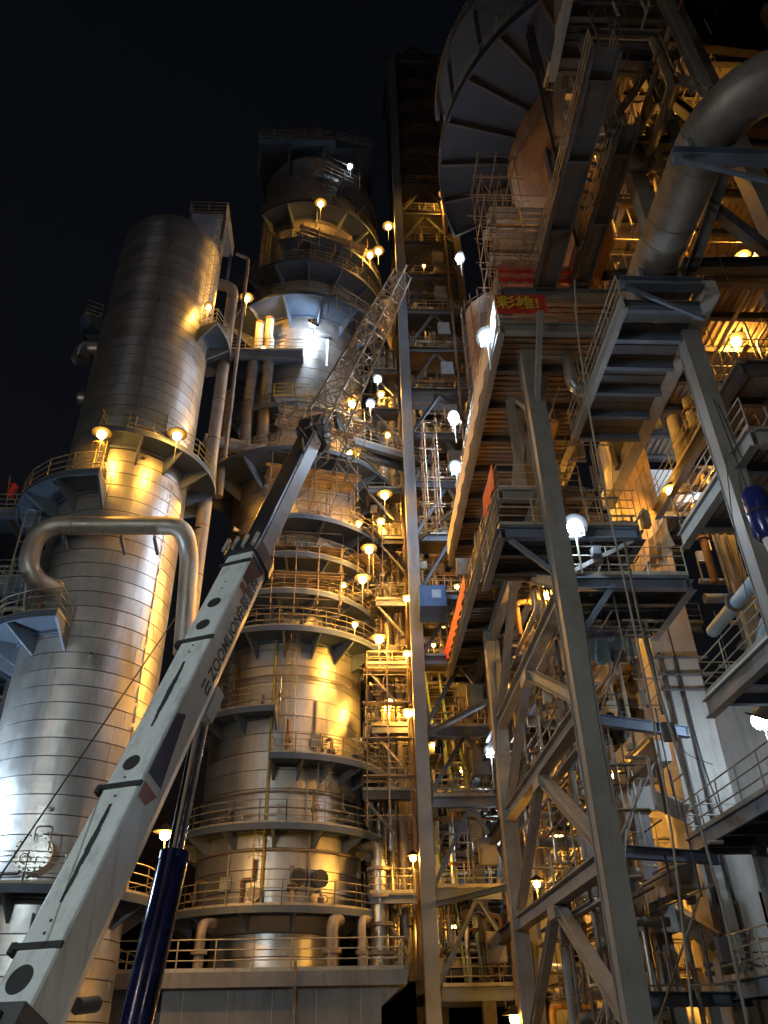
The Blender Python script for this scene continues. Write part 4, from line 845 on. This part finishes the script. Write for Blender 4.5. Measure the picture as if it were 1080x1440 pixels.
for k, (p, q, r, lab) in enumerate([(aty(966, 668, 25.2), aty(1012, 575, 25.8), .36, 'thick grey raking pipe forming the right arm of a V in the right bay'), (aty(948, 590, 26), aty(968, 672, 25.4), .32, 'thick grey raking pipe forming the left arm of a V in the right bay')]):
    t = thing('raking_pipe', lab, 'pipe', p); MB().cyl(p, q, r, n=16).build('pipe_body', 'steel_grey', t)
# blue water pipes, right edge
t = thing('blue_pipe', 'pale blue water pipe sloping across the right edge', 'pipe', (12.4, 20, 13.4)); MB().path([(12.5, 24.5, 13.3), (12.5, 14, 13.5)], .22, 16).build('pipe_body', 'blue_pipe', t)
for y in (22.6, 20.2, 18.4): MB().cyl((12.5, y, 13.4), (12.5, y-.16, 13.4), .31, n=18).build('flange', 'steel_dark', t)
t = thing('blue_pipe', 'pale blue pipe bend behind the sloping blue pipe', 'pipe', (13.6, 22, 12.6)); MB().path(fillet([(13.3, 24.5, 11.2), (13.3, 22.2, 12.9), (14.6, 21.8, 12.9), (14.6, 21.8, 11)], .5), .2, 14).build('pipe_body', 'blue_pipe', t)
t = thing('blue_hoist', 'dark blue hoist drum hanging at the right edge', 'hoist', (10.25, 16, 12)); hp_ = aty(1068, 722, 16)
b = MB(); b.path([hp_+V((0, 0, -.75)), hp_+V((0, 0, -.6)), hp_+V((0, 0, .6)), hp_+V((0, 0, .72))], .3, 20, True, [.2, .3, .3, .2]); b.build('body', 'cylinder_blue', t)
MB().cyl(hp_+V((0, 0, -.05)), hp_+V((0, 0, .03)), .315, n=20).build('band', 'cable', t); MB().path([hp_+V((0, 0, -.75)), hp_+V((0, 0, -1.2))], .13, 12, True, [.14, .08]).build('hook_block', 'white_panel', t)
MB().path([hp_+V((-.1, 0, .7)), hp_+V((-.2, 0, 3.8))], .02, 6).build('chain', 'cable', t); MB().path([hp_+V((.12, 0, .7)), hp_+V((.0, .2, 3.8))], .02, 6).build('chain', 'cable', t)
# scaffold-wrapped drum by the tower
sd = thing('scaffolded_drum', 'brown drum wrapped in scaffold tubes beside the tower', 'drum', (8.9, 36, 30))
MB().path([(9.3, 36.2, 29), (9.3, 36.2, 42), (9.3, 36.2, 43.2)], 1, 24, True, [1.7, 1.7, .8]).build('shell', 'pipe_rusty', sd)
for i in range(14): p = pol((9.3, 36.2), 2.0, -120+i*17, 29); rod('standard', p, p+V((0, 0, 13.5)), .03, 'scaffold_tube', sd)
for j in range(8): MB().path(arc((9.3, 36.2), 2.0, -2.1, 2.1, 30+j*1.7, 14), .025, 5).build('ledger', 'scaffold_tube', sd)

ud = thing('top_steelwork', 'dark steel columns and deck over the overhead gangways', 'steel frame', (9.5, 16, 28.3))
floor(ud, 8.3, 12.6, 10, 17.2, 35.5, 'grating', joist=1.6, jm='steel_dark', em_='steel_grey', edges='lf', eh=.5); floor(ud, 11.5, 15, 9, 17.2, 41, 'deck_sheet', along='y', joist=1.6, jm='steel_dark', em_='steel_dark', edges='lf', eh=.5)
for x, y in ((9.25, 15.6), (9.25, 20.2), (11.6, 13.5), (12.4, 16.8)): piece('column', 'ibeam', (x, y, 28.4 if x < 10 else 27.5), (x, y, 46), .36, .36, 'steel_grey' if y < 16 else 'steel_dark', ud)
for a, e in (((9.25, 15.7, 29), (9.25, 20, 35)), ((9.25, 20, 35.6), (9.25, 15.8, 42)), ((9.4, 15.6, 36), (11.5, 13.6, 42)), ((11.6, 13.6, 28), (12.4, 16.7, 35.2)), ((9.3, 15.5, 29), (12.3, 16.7, 35.2))): piece('brace', 'ibeam', a, e, .28, .28, 'steel_grey', ud)
pipes_in(ud, 8.6, 12.4, 11, 16.8, 35.8, 40.5, 14, 951, .05, .2, ('pipe_dull', 'steel_grey', 'pipe_rusty')); pipes_in(ud, 9.3, 12.6, 14, 20, 29, 35, 12, 952, .05, .18, ('pipe_dull', 'steel_grey', 'pipe_rusty'))
rr_ = thing('rear_process_rack', 'pipe-filled rack rising behind the stair tower', 'pipe rack', (7, 49, 0))
for i in range(12):
    z = 5+4.4*i
    MB().box((1, 47.2, z), (13, 51, z+.1)).build('deck', 'grating', rr_); piece('edge_beam', 'ibeam', (1, 47.1, z-.2), (13, 47.1, z-.2), .25, .45, 'steel_dark', rr_); railing(rr_, [(1, 47.2, z+.1), (13, 47.2, z+.1)], step=1.6)
    pipes_in(rr_, 1.4, 12.5, 47.4, 50, z+.2, z+4, 18, 960+i, .06, .32)
for x in (1.2, 5, 9, 12.8): piece('column', 'ibeam', (x, 47.3, 0), (x, 47.3, 58), .4, .4, 'steel_dark', rr_)
def ring_clutter(v, c, r, z, a0, a1, n, seed, h=2.6):
    R = random.Random(seed)
    for k in range(n):
        a = R.uniform(a0, a1); rr = r+R.uniform(.1, .5); rad = R.uniform(.03, .11); hh = R.uniform(.6, h); m = R.choice(('pipe_dull', 'pipe_rusty', 'pipe_metal', 'steel_dark')); da = R.choice((-1, 1))*R.uniform(5, 26)
        typ = R.random()
        if typ < .45: pts = [pol(c, rr, a, z+.05), pol(c, rr, a, z+hh), pol(c, r-.1, a, z+hh)]
        elif typ < .8: pts = [pol(c, rr, a, z+.05), pol(c, rr, a, z+hh*.6)]+[pol(c, rr, a+da*q/4, z+hh*.6) for q in range(1, 5)]+[pol(c, rr, a+da, z+hh)]
        else: pts = [pol(c, r+.08, a, z), pol(c, r+.08, a, z+h+.8)]
        o = MB().path(fillet(pts, .15, 3), rad, 8).build('pipe', m, v)
        if typ < .45:
            p = pts[1].lerp(pts[0], .5); MB().cyl(p-V((0, 0, .12)), p+V((0, 0, .12)), rad*2.2, n=10).build('valve_body', 'steel_dark', o)
            q = p+pol((0, 0), .35, a, 0); MB().path([q+V((.16*cos(t), .0, .16*sin(t))) for t in [2*pi*w_/10 for w_ in range(11)]], .022, 5, False).build('hand_wheel', 'rusty_plate', o)
        if typ > .9: p = pol(c, r+.2, a, z+1.2); MB().box(p-V((.25, .1, .3)), p+V((.25, .1, .3))).build('junction_box', 'cabinet', o)
for q, (z, r, a0, a1, n) in enumerate(((6.95, 4.25, -60, 80, 9), (10.5, 4.25, -60, 80, 7), (13.7, 4.25, 0, 80, 6), (16.2, 4.25, -70, 0, 5), (20.5, 3.0, -60, 90, 12), (23.2, 2.75, -50, 90, 16), (25.5, 4.2, -25, 95, 14), (27.6, 4.35, -5, 100, 14), (32.2, 4.35, -60, 100, 14), (36.5, 4.35, -60, 100, 12), (46.4, 4.35, -70, 100, 10), (50.5, 4.35, -60, 100, 8), (53.2, 4.35, -20, 100, 6), (58, 4.35, -35, 70, 6))): ring_clutter(mv, MC, r, z, a0, a1, n, 1200+q)
for q, (z, a0, a1, n) in enumerate(((6.55, -60, 60, 5), (16.9, -100, -20, 5), (24.2, -100, -15, 5), (27, 5, 100, 6), (37.2, 65, 110, 3))): ring_clutter(lv, LC, LR, z, a0, a1, n, 1300+q, 2.0)
# thin conduits, cable trays and tie rods threaded through the frames
cdt = thing('conduit_runs', 'thin conduits and cable trays strung through the support frame and right bay steelwork', 'conduits', (9, 28, 3)); R9 = random.Random(5)
for k in range(120):
    x, y, z = R9.uniform(7.2, 10.1), R9.uniform(23, 37), R9.choice((5.2, 5.9, 9.2, 10.1, 13.1, 13.9, 17.6, 18.2, 23.3, 23.7, 27.6))+R9.uniform(-.3, .2); r = R9.choice((.025, .035, .05, .07)); m = R9.choice(('pipe_dull', 'pipe_rusty', 'steel_dark', 'rail', 'girder_paint')); t_ = R9.random()
    if t_ < .45: rod('conduit', (x, y, z), (x, min(38, y+R9.uniform(3, 12)), z), r, m, cdt)
    elif t_ < .7: rod('conduit', (x, y, z), (min(10.6, x+R9.uniform(1.5, 4)), y, z), r, m, cdt)
    elif t_ < .9: rod('conduit', (x, y, max(.2, z-R9.uniform(2, 5))), (x, y, z), r, m, cdt)
    else: piece('cable_tray', 'chan', (x, y, z), (x, min(38, y+R9.uniform(4, 10)), z), .08, .3, 'steel_grey', cdt, up=(1, 0, 0))
for k in range(26):
    y = R9.uniform(22.5, 33); z = R9.choice((1.8, 5.8, 9.9, 13.8)); rod('tie_rod', (R9.uniform(7.2, 8), y, z), (R9.uniform(9.4, 11), y+R9.uniform(1, 4), z+3.6), .03, 'steel_grey', cdt)
for k in range(30):
    x, y, z = R9.uniform(13.9, 16), R9.uniform(18.8, 27), R9.choice((10, 15.2, 20.3, 24.9, 30, 35.6)); rod('conduit', (x, y, z), (x+R9.choice((0, 3, 5)), y+R9.choice((0, 4, 6))+.1, z), R9.choice((.03, .05, .09)), R9.choice(('pipe_dull', 'rail', 'pipe_rusty')), cdt)
def fine(parent, name, m, x0, x1, y0, y1, z0, z1, n, seed):
    """small-bore tubing, brackets and boxes too fine to pick apart"""
    R = random.Random(seed); b = MB()
    for k in range(n):
        p = V((R.uniform(x0, x1), R.uniform(y0, y1), R.uniform(z0, z1))); r = R.choice((.014, .02, .03, .045, .06)); ax = R.choice((0, 1, 2, 2)); q = p.copy(); q[ax] += R.uniform(.5, 3.2)
        lo, hi = ((x0, x1), (y0, y1), (z0, z1))[ax]; q[ax] = min(hi, q[ax])
        t = R.random()
        if t < .62: b.cyl(p, q, r, n=6)
        elif t < .78: b.cyl(p, q, r, n=6); a2 = (ax+1) % 3; e = q.copy(); e[a2] += R.uniform(-1, 1); b.cyl(q, e, r, n=6)
        elif t < .9: b.obox(p, (R.uniform(.08, .25), 0, 0), (0, R.uniform(.06, .16), 0), (0, 0, R.uniform(.1, .35)))
        else: d = (q-p).normalized(); b.cyl(p, q, r, n=6); b.cyl(p+d*.2, p+d*.3, r*3, n=8); b.cyl(p+d*.42, p+d*.5, r*3, n=8)
    o = b.build(name, m, parent); o['kind'] = 'stuff'
q = 0
for par, zone, n in ((cdt, (7.1, 10.6, 23, 36, 2, 17.5), 200), (cdt, (7.0, 10.0, 22, 36, 14.5, 24), 110), (rb, (14, 18, 19, 28, 3, 20), 170), (rb, (11, 17, 17, 28, 21, 42), 170), (tw, (4.1, 8.1, 40.6, 46, 3, 30), 190), (tw, (4.1, 8.1, 40.6, 46, 30, 64), 150), (pc, (.9, 3.3, 42.2, 46, 5, 30), 150), (pc, (1.2, 3.3, 42.4, 46, 30, 52), 90), (rr_, (1.4, 12.5, 46.9, 49, 5, 50), 240), (pk, (8.6, 15, 34.8, 38, .5, 18), 150), (ud, (8.5, 12.5, 12, 20, 29, 42), 90)):
    for m in ('pipe_dull', 'rail', 'steel_dark'): q += 1; fine(par, 'small_bore_piping', m, *zone, n//2, 3000+q)
# ================================================================== SCAFFOLDS
def scaffold(label, o, ux, uy, nx, ny, nz, sx=1.3, sy=1.0, sz=1.7, seed=1, boards=True):
    R = random.Random(seed); o = V(o); ux, uy = V(ux).normalized(), V(uy).normalized(); t = thing('scaffold', label, 'scaffold', o); zz = V((0, 0, 1))
    P = lambda i, j, k: o+ux*sx*i+uy*sy*j+zz*sz*k
    for i in range(nx+1):
        for j in range(ny+1): rod('standard', P(i, j, 0)-zz*.3, P(i, j, nz)+zz*R.uniform(.1, .9), .028, 'scaffold_tube', t)
    for k in range(nz+1):
        for j in range(ny+1): rod('ledger', P(0, j, k)-ux*R.uniform(.1, .5), P(nx, j, k)+ux*R.uniform(.1, .5), .028, 'scaffold_tube', t)
        for i in range(nx+1): rod('transom', P(i, 0, k)-uy*.25, P(i, ny, k)+uy*.25, .028, 'scaffold_tube', t)
        if boards and k:
            for b in range(max(2, int(ny*sy/.32))):
                a = P(0, 0, k)+uy*(.16+b*.32)+zz*(.05+.004*(b % 3)); piece('board', 'box', a-ux*R.uniform(0, .3), a+ux*(sx*nx+R.uniform(0, .3)), .26, .045, 'scaffold_board', t)
            for j in (0, ny):
                if R.random() < .8: rod('guard_rail', P(0, j, k)+zz*.95, P(nx, j, k)+zz*.95, .026, 'scaffold_tube', t)
    for i in range(nx):
        if R.random() < .8: rod('diagonal', P(i, 0, R.randrange(nz)), P(i+1, 0, R.randrange(1, nz+1)), .026, 'scaffold_tube', t)
    return t
def tang(deg): a = radians(deg); return V((cos(a), sin(a), 0)), V((sin(a), -cos(a), 0))
for (lab, deg, r, z, nx, ny, nz, seed) in [('planked scaffold hung on the front of the reactor dome', 12, 6.3, 28.8, 4, 2, 1, 11), ('tangled scaffold round the narrow neck of the reactor', 5, 5.0, 22.4, 4, 2, 2, 12), ('scaffold with grey sheets below the crane jib', 16, 6.4, 33.2, 4, 2, 1, 13), ('broad planked scaffold below the upper ring platforms', 20, 6.0, 51.6, 4, 2, 1, 14), ('planked scaffold under the top of the middle vessel', 25, 5.3, 62.2, 3, 1, 1, 15), ('small planked scaffold beside the lit cabin', 38, 6.2, 45.0, 3, 1, 1, 16), ('thin pole scaffold at the right shoulder of the reactor', 62, 6.0, 24.2, 3, 2, 2, 17)]:
    ux, uy = tang(deg); c = pol(MC, r, deg, z)-ux*(1.3*nx/2)-uy*ny*.7; scaffold(lab, c, ux, uy, nx, ny, nz, seed=seed)
scaffold('dense scaffold standing on the upper floor above the red tarpaulin', (6.6, 22.6, 28.4), (1, 0, 0), (0, 1, 0), 3, 2, 3, 1.2, 1.1, 1.9, 18)
scaffold('tall dark scaffold below the round gallery', (6.9, 25.2, 28.4), (1, 0, 0), (0, 1, 0), 2, 2, 7, 1.0, 1.2, 2.0, 28, boards=False)
scaffold('scaffold between hopper and duct overhead', (9.2, 23.6, 28.4), (1, 0, 0), (0, 1, 0), 2, 2, 2, 1.1, 1.0, 1.8, 19)
scaffold('scaffold seen through the frame behind the concrete corbels', (8.0, 33.2, 3), (1, 0, 0), (0, 1, 0), 3, 1, 4, 1.0, 1.1, 1.9, 20)
scaffold('scaffold lit orange beside the raking struts low on the right', (11.4, 31.5, .3), (1, 0, 0), (0, 1, 0), 3, 1, 3, 1.1, 1.1, 1.7, 21)
scaffold('tall thin scaffold between tower and bannered floor', (5.0, 35.6, 26), (0, 1, 0), (-1, 0, 0), 2, 1, 3, 1.2, .7, 2.0, 22, boards=False)
scaffold('scaffold tower right of the stairs near the ground', (1.0, 40.2, 11.0), (1, 0, 0), (0, 1, 0), 2, 1, 4, 1.1, .9, 1.9, 23)

# ================================================================== BANNERS AND TARPAULINS
def cloth(name, pts_top, h, m, parent, wav=.06, seg=24, sag=.0, th=None):
    """strip of cloth hanging from a polyline"""
    pts = [V(p) for p in pts_top]; vs = []; R = random.Random(len(name)+len(pts)); rows = 5
    L = [0]
    for a, e in zip(pts, pts[1:]): L.append(L[-1]+(e-a).length)
    def at(d):
        for i in range(len(pts)-1):
            if d <= L[i+1]+1e-6: return pts[i].lerp(pts[i+1], (d-L[i])/(L[i+1]-L[i])), (pts[i+1]-pts[i]).normalized()
    for i in range(seg+1):
        p, t = at(L[-1]*i/seg); nrm = V((t.y, -t.x, 0)).normalized()
        for j in range(rows): f = j/(rows-1); vs.append(p+nrm*(wav*sin(i*1.7+j*.5)*f+.02)+V((0, 0, -h*f-sag*sin(pi*i/seg)*(.3+f*.3)+.02*sin(i*.9))))
    o = MB().add(vs, [(i*rows+j, i*rows+j+1, (i+1)*rows+j+1, (i+1)*rows+j) for i in range(seg) for j in range(rows-1)], True).build(name, m, parent); return o
bn = thing('red_banner', 'red slogan banner with yellow characters on the floor railing', 'banner', (7, 20.7, 24.3))
cloth('banner_cloth', [(5.55, 20.70, 25.75), (7.5, 20.66, 25.8)], 1.05, 'banner_red', bn, .03, 20)
Mx = basis(V((1, 0, 0)), V((0, 0, 1)), V((0, -1, 0)), V((5.55, 20.58, 24.98)))
textmesh('lettering', '彩雄!', .74, 'banner_yellow', bn, Mx, .02)
b2 = thing('side_banner', 'long pale lit banner strip along the left edge of the upper floor', 'banner', (5.5, 29, 25)); cloth('banner_cloth', [(5.53, 37.8, 25.3), (5.53, 20.74, 25.6)], 1.0, 'cloth_pale', b2, .05, 40)
b3 = thing('side_banner', 'red banner strip along the left edge of the lower floor', 'banner', (5.4, 32, 19.4)); cloth('banner_cloth', [(5.36, 40.9, 19.9), (5.36, 32, 19.85)], .85, 'banner_red', b3, .06, 34, .25)
b4 = thing('side_banner', 'small red banner end at the near corner of the lower floor', 'banner', (5.4, 25, 19.4)); cloth('banner_cloth', [(5.36, 26.0, 19.85), (5.36, 23.7, 19.85)], 1.0, 'banner_red', b4, .06, 10)
tp_ = thing('red_tarpaulin', 'faded pink and red sheeting wrapped on the upper floor railing', 'tarpaulin', (8, 22.3, 28.3))
for k in range(4): cloth('sheet', [(6.25, 22.28-.02*k, 29.55-.3*k), (10.2, 22.22-.02*k, 29.5-.3*k)], .27, 'banner_faded' if k % 2 == 0 else 'banner_red', tp_, .05, 26, .06)
railing(f3, [(6.3, 38, 28.3), (6.3, 22.4, 28.3), (10.5, 22.4, 28.3)], 'rail', step=1.3)
tr = thing('torn_sheeting', 'torn pale plastic sheeting under the landing', 'sheeting', (8.3, 24.6, 12.5)); cloth('sheet', [(7.6, 24.2, 13.3), (9.4, 24.8, 13.5)], 1.1, 'blue_pipe', tr, .16, 12, .3)
tr = thing('pale_sheet', 'crumpled pale sheet on the walkway by the boarded column', 'sheeting', (12, 23, 16)); cloth('sheet', [(11.2, 24.9, 17.2), (11.3, 23.2, 17.2)], 1.2, 'cloth_pale', tr, .16, 12, .2)

# ================================================================== ROPES AND CABLES
def cable(label, pts, r, m='rope', name='hanging_rope'):
    t = thing(name, label, 'rope', pts[-1]); P = fillet(pts, 4, 8); MB().path(P, r, 6).build('strand', m, t)
cable('long pale rope hanging in front of the bannered floor down to the ground', [aty(808, 395, 17.6), aty(812, 470, 17.6), aty(838, 640, 18.2), aty(888, 860, 19), aty(940, 1120, 20), aty(976, 1445, 21)], .032)
cable('second pale rope crossing the concrete column', [aty(878, 760, 19.2), aty(905, 905, 19.6), aty(958, 1075, 20.2), aty(1010, 1245, 20.8), aty(1052, 1445, 21)], .04)
cable('thin wire swagging from the landing to the walkway railing', [aty(905, 880, 23), aty(960, 1060, 21), aty(1002, 1075, 21)], .012, 'cable', 'hanging_wire')
cable('dark electric cable on the face of the concrete column', [aty(925, 830, 26), aty(990, 1080, 26), aty(1015, 1145, 24)], .03, 'cable', 'hanging_wire')
cable('short grey rope by the corbel', [aty(940, 985, 24), aty(948, 1045, 24)], .03)
cable('thin cable dropping from the left landing past the far leg', [aty(695, 800, 26), aty(698, 960, 26), aty(697, 1120, 26)], .012, 'cable', 'hanging_wire')
for k, (u0, v0, u1, v1, y, lab) in enumerate(((742, 560, 770, 760, 24, 'thin cable beside the near leg head'), (860, 620, 872, 760, 23, 'thin cable left of the boarded column'), (640, 690, 648, 905, 36, 'thin cable by the blue box'), (918, 250, 936, 420, 16.5, 'thin cable beside the bent duct'), (820, 850, 862, 1130, 21.5, 'thin cable running beside the near leg'), (1020, 640, 1050, 840, 17, 'thin cable in front of the right bay floors'), (668, 480, 655, 640, 30, 'thin cable left of the bannered floor'))):
    cable(lab, [aty(u0, v0, y), aty((u0+u1)/2-4, (v0+v1)/2, y), aty(u1, v1, y)], .013, 'cable', 'hanging_wire')
# ================================================================== LAMPS
SL = [  # pixel position, distance, watts, pole, label
 (143, 611, 30.4, 260, 1.6, 'yellow lamp on the left half-ring platform of the left vessel'),
 (249, 613, 30.8, 260, 1.6, 'yellow lamp at the railing of the right half-ring platform of the left vessel'),
 (347, 420, 38.6, 420, 1.6, 'yellow lamp between the two vessels near the upper ring platform'),
 (451, 287, 38.6, 300, 2.0, 'yellow lamp on the ring platform below the middle vessel top'),
 (546, 319, 41.0, 320, 1.6, 'yellow lamp on the balcony right of the middle vessel top'),
 (532, 354, 40.4, 260, 1.4, 'right one of two close yellow lamps beside the tower'),
 (520, 359, 40.6, 260, 1.4, 'left one of two close yellow lamps beside the tower'),
 (625, 273, 38.9, 420, 1.4, 'lone yellow lamp high on the tower'),
 (495, 568, 38.6, 600, 2.4, 'bright yellow lamp at the heel of the crane jib'),
 (541, 697, 39.4, 420, 2.0, 'yellow lamp right of the grey-sheeted scaffold'),
 (519, 773, 39.2, 500, 2.0, 'upper of two stacked yellow lamps right of the reactor dome'),
 (510, 815, 38.6, 560, 1.4, 'lower of two stacked yellow lamps right of the reactor dome'),
 (533, 899, 39.6, 620, 1.8, 'brightest yellow lamp beside the reactor shoulder'),
 (571, 842, 40.7, 120, 1.2, 'small yellow lamp against the tower column below the blue box'),
 (572, 920, 40.7, 140, 1.2, 'small yellow lamp against the tower column at the reactor shoulder'),
 (574, 1003, 40.7, 240, 1.6, 'yellow lamp against the tower column below the reactor shoulder'),
 (581, 1207, 40.7, 160, 2.2, 'yellow pole lamp low against the tower column'),
 (232, 1174, 34.0, 380, 2.6, 'bright orange lamp between crane boom and blue cylinder'),
 (536, 470, 42.6, 160, 1.4, 'small yellow lamp by the tall crane jib'),
 (279, 748, 36.2, 90, 1.4, 'small yellow lamp beside the left vessel riser'),
 (545, 612, 40.6, 80, 1.0, 'tiny yellow lamp on the footbridge'),
 (1035, 481, 22.4, 420, 1.2, 'bright yellow lamp under the corrugated floor in the right bay'),
 (724, 1432, 36.0, 260, 1.2, 'yellow lamp at the bottom behind the support frame'),
 (755, 1243, 37.0, 200, 1.4, 'small yellow lamp behind the support frame bracing'),
]
for u, v, y, wts, pole, lab in SL:
    sodium(aty(u, v, y), lab, wts*2.4, .21 if wts > 200 else .14, pole)
# lamps inside the floors whose glow lights sheets and columns
for k, (p, wts, lab) in enumerate([((8.3, 30.0, 22.6), 1300, 'yellow lamp under the bannered floor behind the near leg'), ((8.4, 29.6, 17.4), 700, 'yellow lamp under the lower bannered floor by the boarded column'), ((11.2, 33.9, 6.6), 700, 'orange lamp behind the lower concrete corbel'), ((11.3, 33.6, 11.0), 900, 'orange lamp behind the upper concrete corbel'), ((12.4, 35.6, 2.6), 600, 'orange lamp low behind the concrete frame'), ((9.0, 35.4, 9.0), 450, 'orange lamp beside the orange-lit concrete column'), ((10.9, 25.6, 24.4), 420, 'yellow lamp above the boarded column'), ((17.2, 23.0, 40.2), 900, 'orange lamp under the topmost corrugated floor'), ((14.2, 22.6, 34.8), 800, 'orange lamp below the second highest corrugated floor'), ((16.5, 21.2, 29.0), 900, 'orange lamp above the bent duct in the right bay'), ((11.3, 19.5, 36.0), 240, 'orange lamp above the overhead gangways'), ((11.6, 21.5, 37.5), 600, 'orange lamp below the dark gallery'), ((14.9, 25.4, 20.2), 260, 'yellow lamp among the lagged drums'), ((7.5, 26.8, 30.4), 160, 'dim yellow lamp in the scaffold over the red tarpaulin'), ((2.2, 42.9, 40.8), 480, 'yellow lamp among the upright pipes near the jib'), ((2.0, 42.6, 29.6), 480, 'yellow lamp among the upright pipes by the footbridge'), ((13.3, 26.4, 20.6), 600, 'yellow lamp in front of the boarded column'), ((2.4, 42.6, 17.6), 480, 'yellow lamp on the landing low beside the tower'), ((-3.0, 38.9, 9.2), 0, '')]):
    if wts: sodium(p, lab, wts*1.5, .15, 1.0)
for k, (x, z, wts) in enumerate(((5.4, 6.6, 90), (6.4, 14.4, 120), (5.2, 22.0, 150), (6.9, 26.0, 130), (5.6, 33.6, 150), (6.6, 41.6, 130), (6.0, 49.4, 110), (6.2, 57.2, 60))):
    sodium((x, 44.6, z), 'dim yellow lamp inside the stair tower, %s from the ground' % ['first', 'second', 'third', 'fourth', 'fifth', 'sixth', 'seventh', 'eighth'][k], wts*.9, .12, .8)
    if k < 6: sodium((4.0+k*1.1, 47.0, z+2.2), 'dim yellow lamp on the rear rack, %s from the ground' % ['first', 'second', 'third', 'fourth', 'fifth', 'sixth'][k], wts*1.1, .12, .8)
for k, (p, wts, lab) in enumerate([(pol(MC, 5.3, -12, 29.4), 420, 'yellow lamp behind the boom on the reactor dome platform'), (pol(MC, 5.2, 52, 28.9), 260, 'yellow lamp at the right of the reactor dome platform'), (pol(MC, 5.4, 40, 33.8), 320, 'yellow lamp under the grey-sheeted scaffold'), (pol(MC, 4.4, 46, 24.6), 260, 'yellow lamp at the reactor neck'), (pol(MC, 5.2, 48, 21.8), 200, 'yellow lamp on the reactor shoulder platform'), (pol(MC, 5.2, -30, 33.6), 200, 'yellow lamp left of the boom above the reactor dome'), (pol(LC, 3.9, 60, 38.6), 120, 'yellow lamp at the right upper side of the left vessel'), ((-6.2, 40.9, 43.2), 160, 'yellow lamp between the two stub stacks')]): sodium(p, lab, wts*1.9, .13, .9)
FLD = [
 (492, 234, 40.2, 130, (-4, 36, 60), 'white floodlight on the top platform of the middle vessel'),
 (440, 455, 39.4, 620, (-3.6, 41.0, 43.6), 'white floodlight under the blue ring platform above the lit cabin'),
 (646, 363, 34.5, 650, (0, 31, 41), 'large white floodlight high beside the scaffolded drum'),
 (683, 474, 22.0, 700, (1, 17, 20), 'white floodlight at the corner of the bannered floor'),
 (637, 588, 33.6, 2400, (0, 30.5, 26), 'largest white floodlight beside the tower'),
 (640, 658, 34.5, 800, (1, 30, 22), 'white floodlight below the largest one beside the tower'),
 (521, 568, 38.0, 380, (-1, 20, 10), 'lower of two bluish floodlights right of the jib heel'),
 (531, 533, 38.6, 300, (-1, 20, 10), 'upper of two bluish floodlights right of the jib heel'),
 (808, 741, 21.9, 520, (4, 4, 2), 'white floodlight on the landing beside the near support leg'),
 (690, 1056, 38.0, 260, (4, 20, 8), 'white floodlight behind the far support leg'),
]
for u, v, y, wts, aim, lab in FLD: flood(aty(u, v, y), aim, lab, wts, .25 if wts > 440 else .19)
flood(aty(1070, 1013, 24.5), (12, 27, 6), 'white floodlight inside the right bay below the lower floor', 550, .3)
flood((17.5, 27.5, 24.4), (16, 30.2, 22), 'white floodlight on the white wall high in the right bay', 500, .2)
flood((15.0, 27.6, 20.2), (14, 22, 17), 'white floodlight among the raking pipes', 300, .18)
flood((7.6, 41.2, 37.0), (5.5, 43, 33), 'added cool floodlight high inside the stair tower', 420, .16)  # extra lamp added to cool the amber light in the tower
flood((8.0, 44.5, 10.8), (5.5, 41, 8.5), 'white floodlight inside the stair tower', 400, .18)
flood((-16.7, 31.0, 9.5), (-13, 32.4, 9.3), 'cold white work floodlight at far left aimed at the left vessel', 2600, .22, mast=(-16.9, 31.0, 0))
# yard floodlight masts standing behind the viewer
flood((-14.0, -6.0, 12.0), (-5, 20, 12), 'cold yard floodlight on a mast behind the crane', 6500, .4, (.78, .95, 1.0), mast=(-14.0, -6.3, 0), blocker=True, group='yard floodlight masts')
flood((14.0, -12.0, 16.0), (0, 40, 14), 'warm yard floodlight on a mast behind the viewer to the right', 900, .5, WARM, mast=(14, -12.3, 0), blocker=True, group='yard floodlight masts')
flood((-26.0, -8.0, 18.0), (-8, 40, 14), 'warm yard floodlight on a mast far behind to the left', 2900, .5, (1, .85, .68), mast=(-26, -8.3, 0), group='yard floodlight masts')
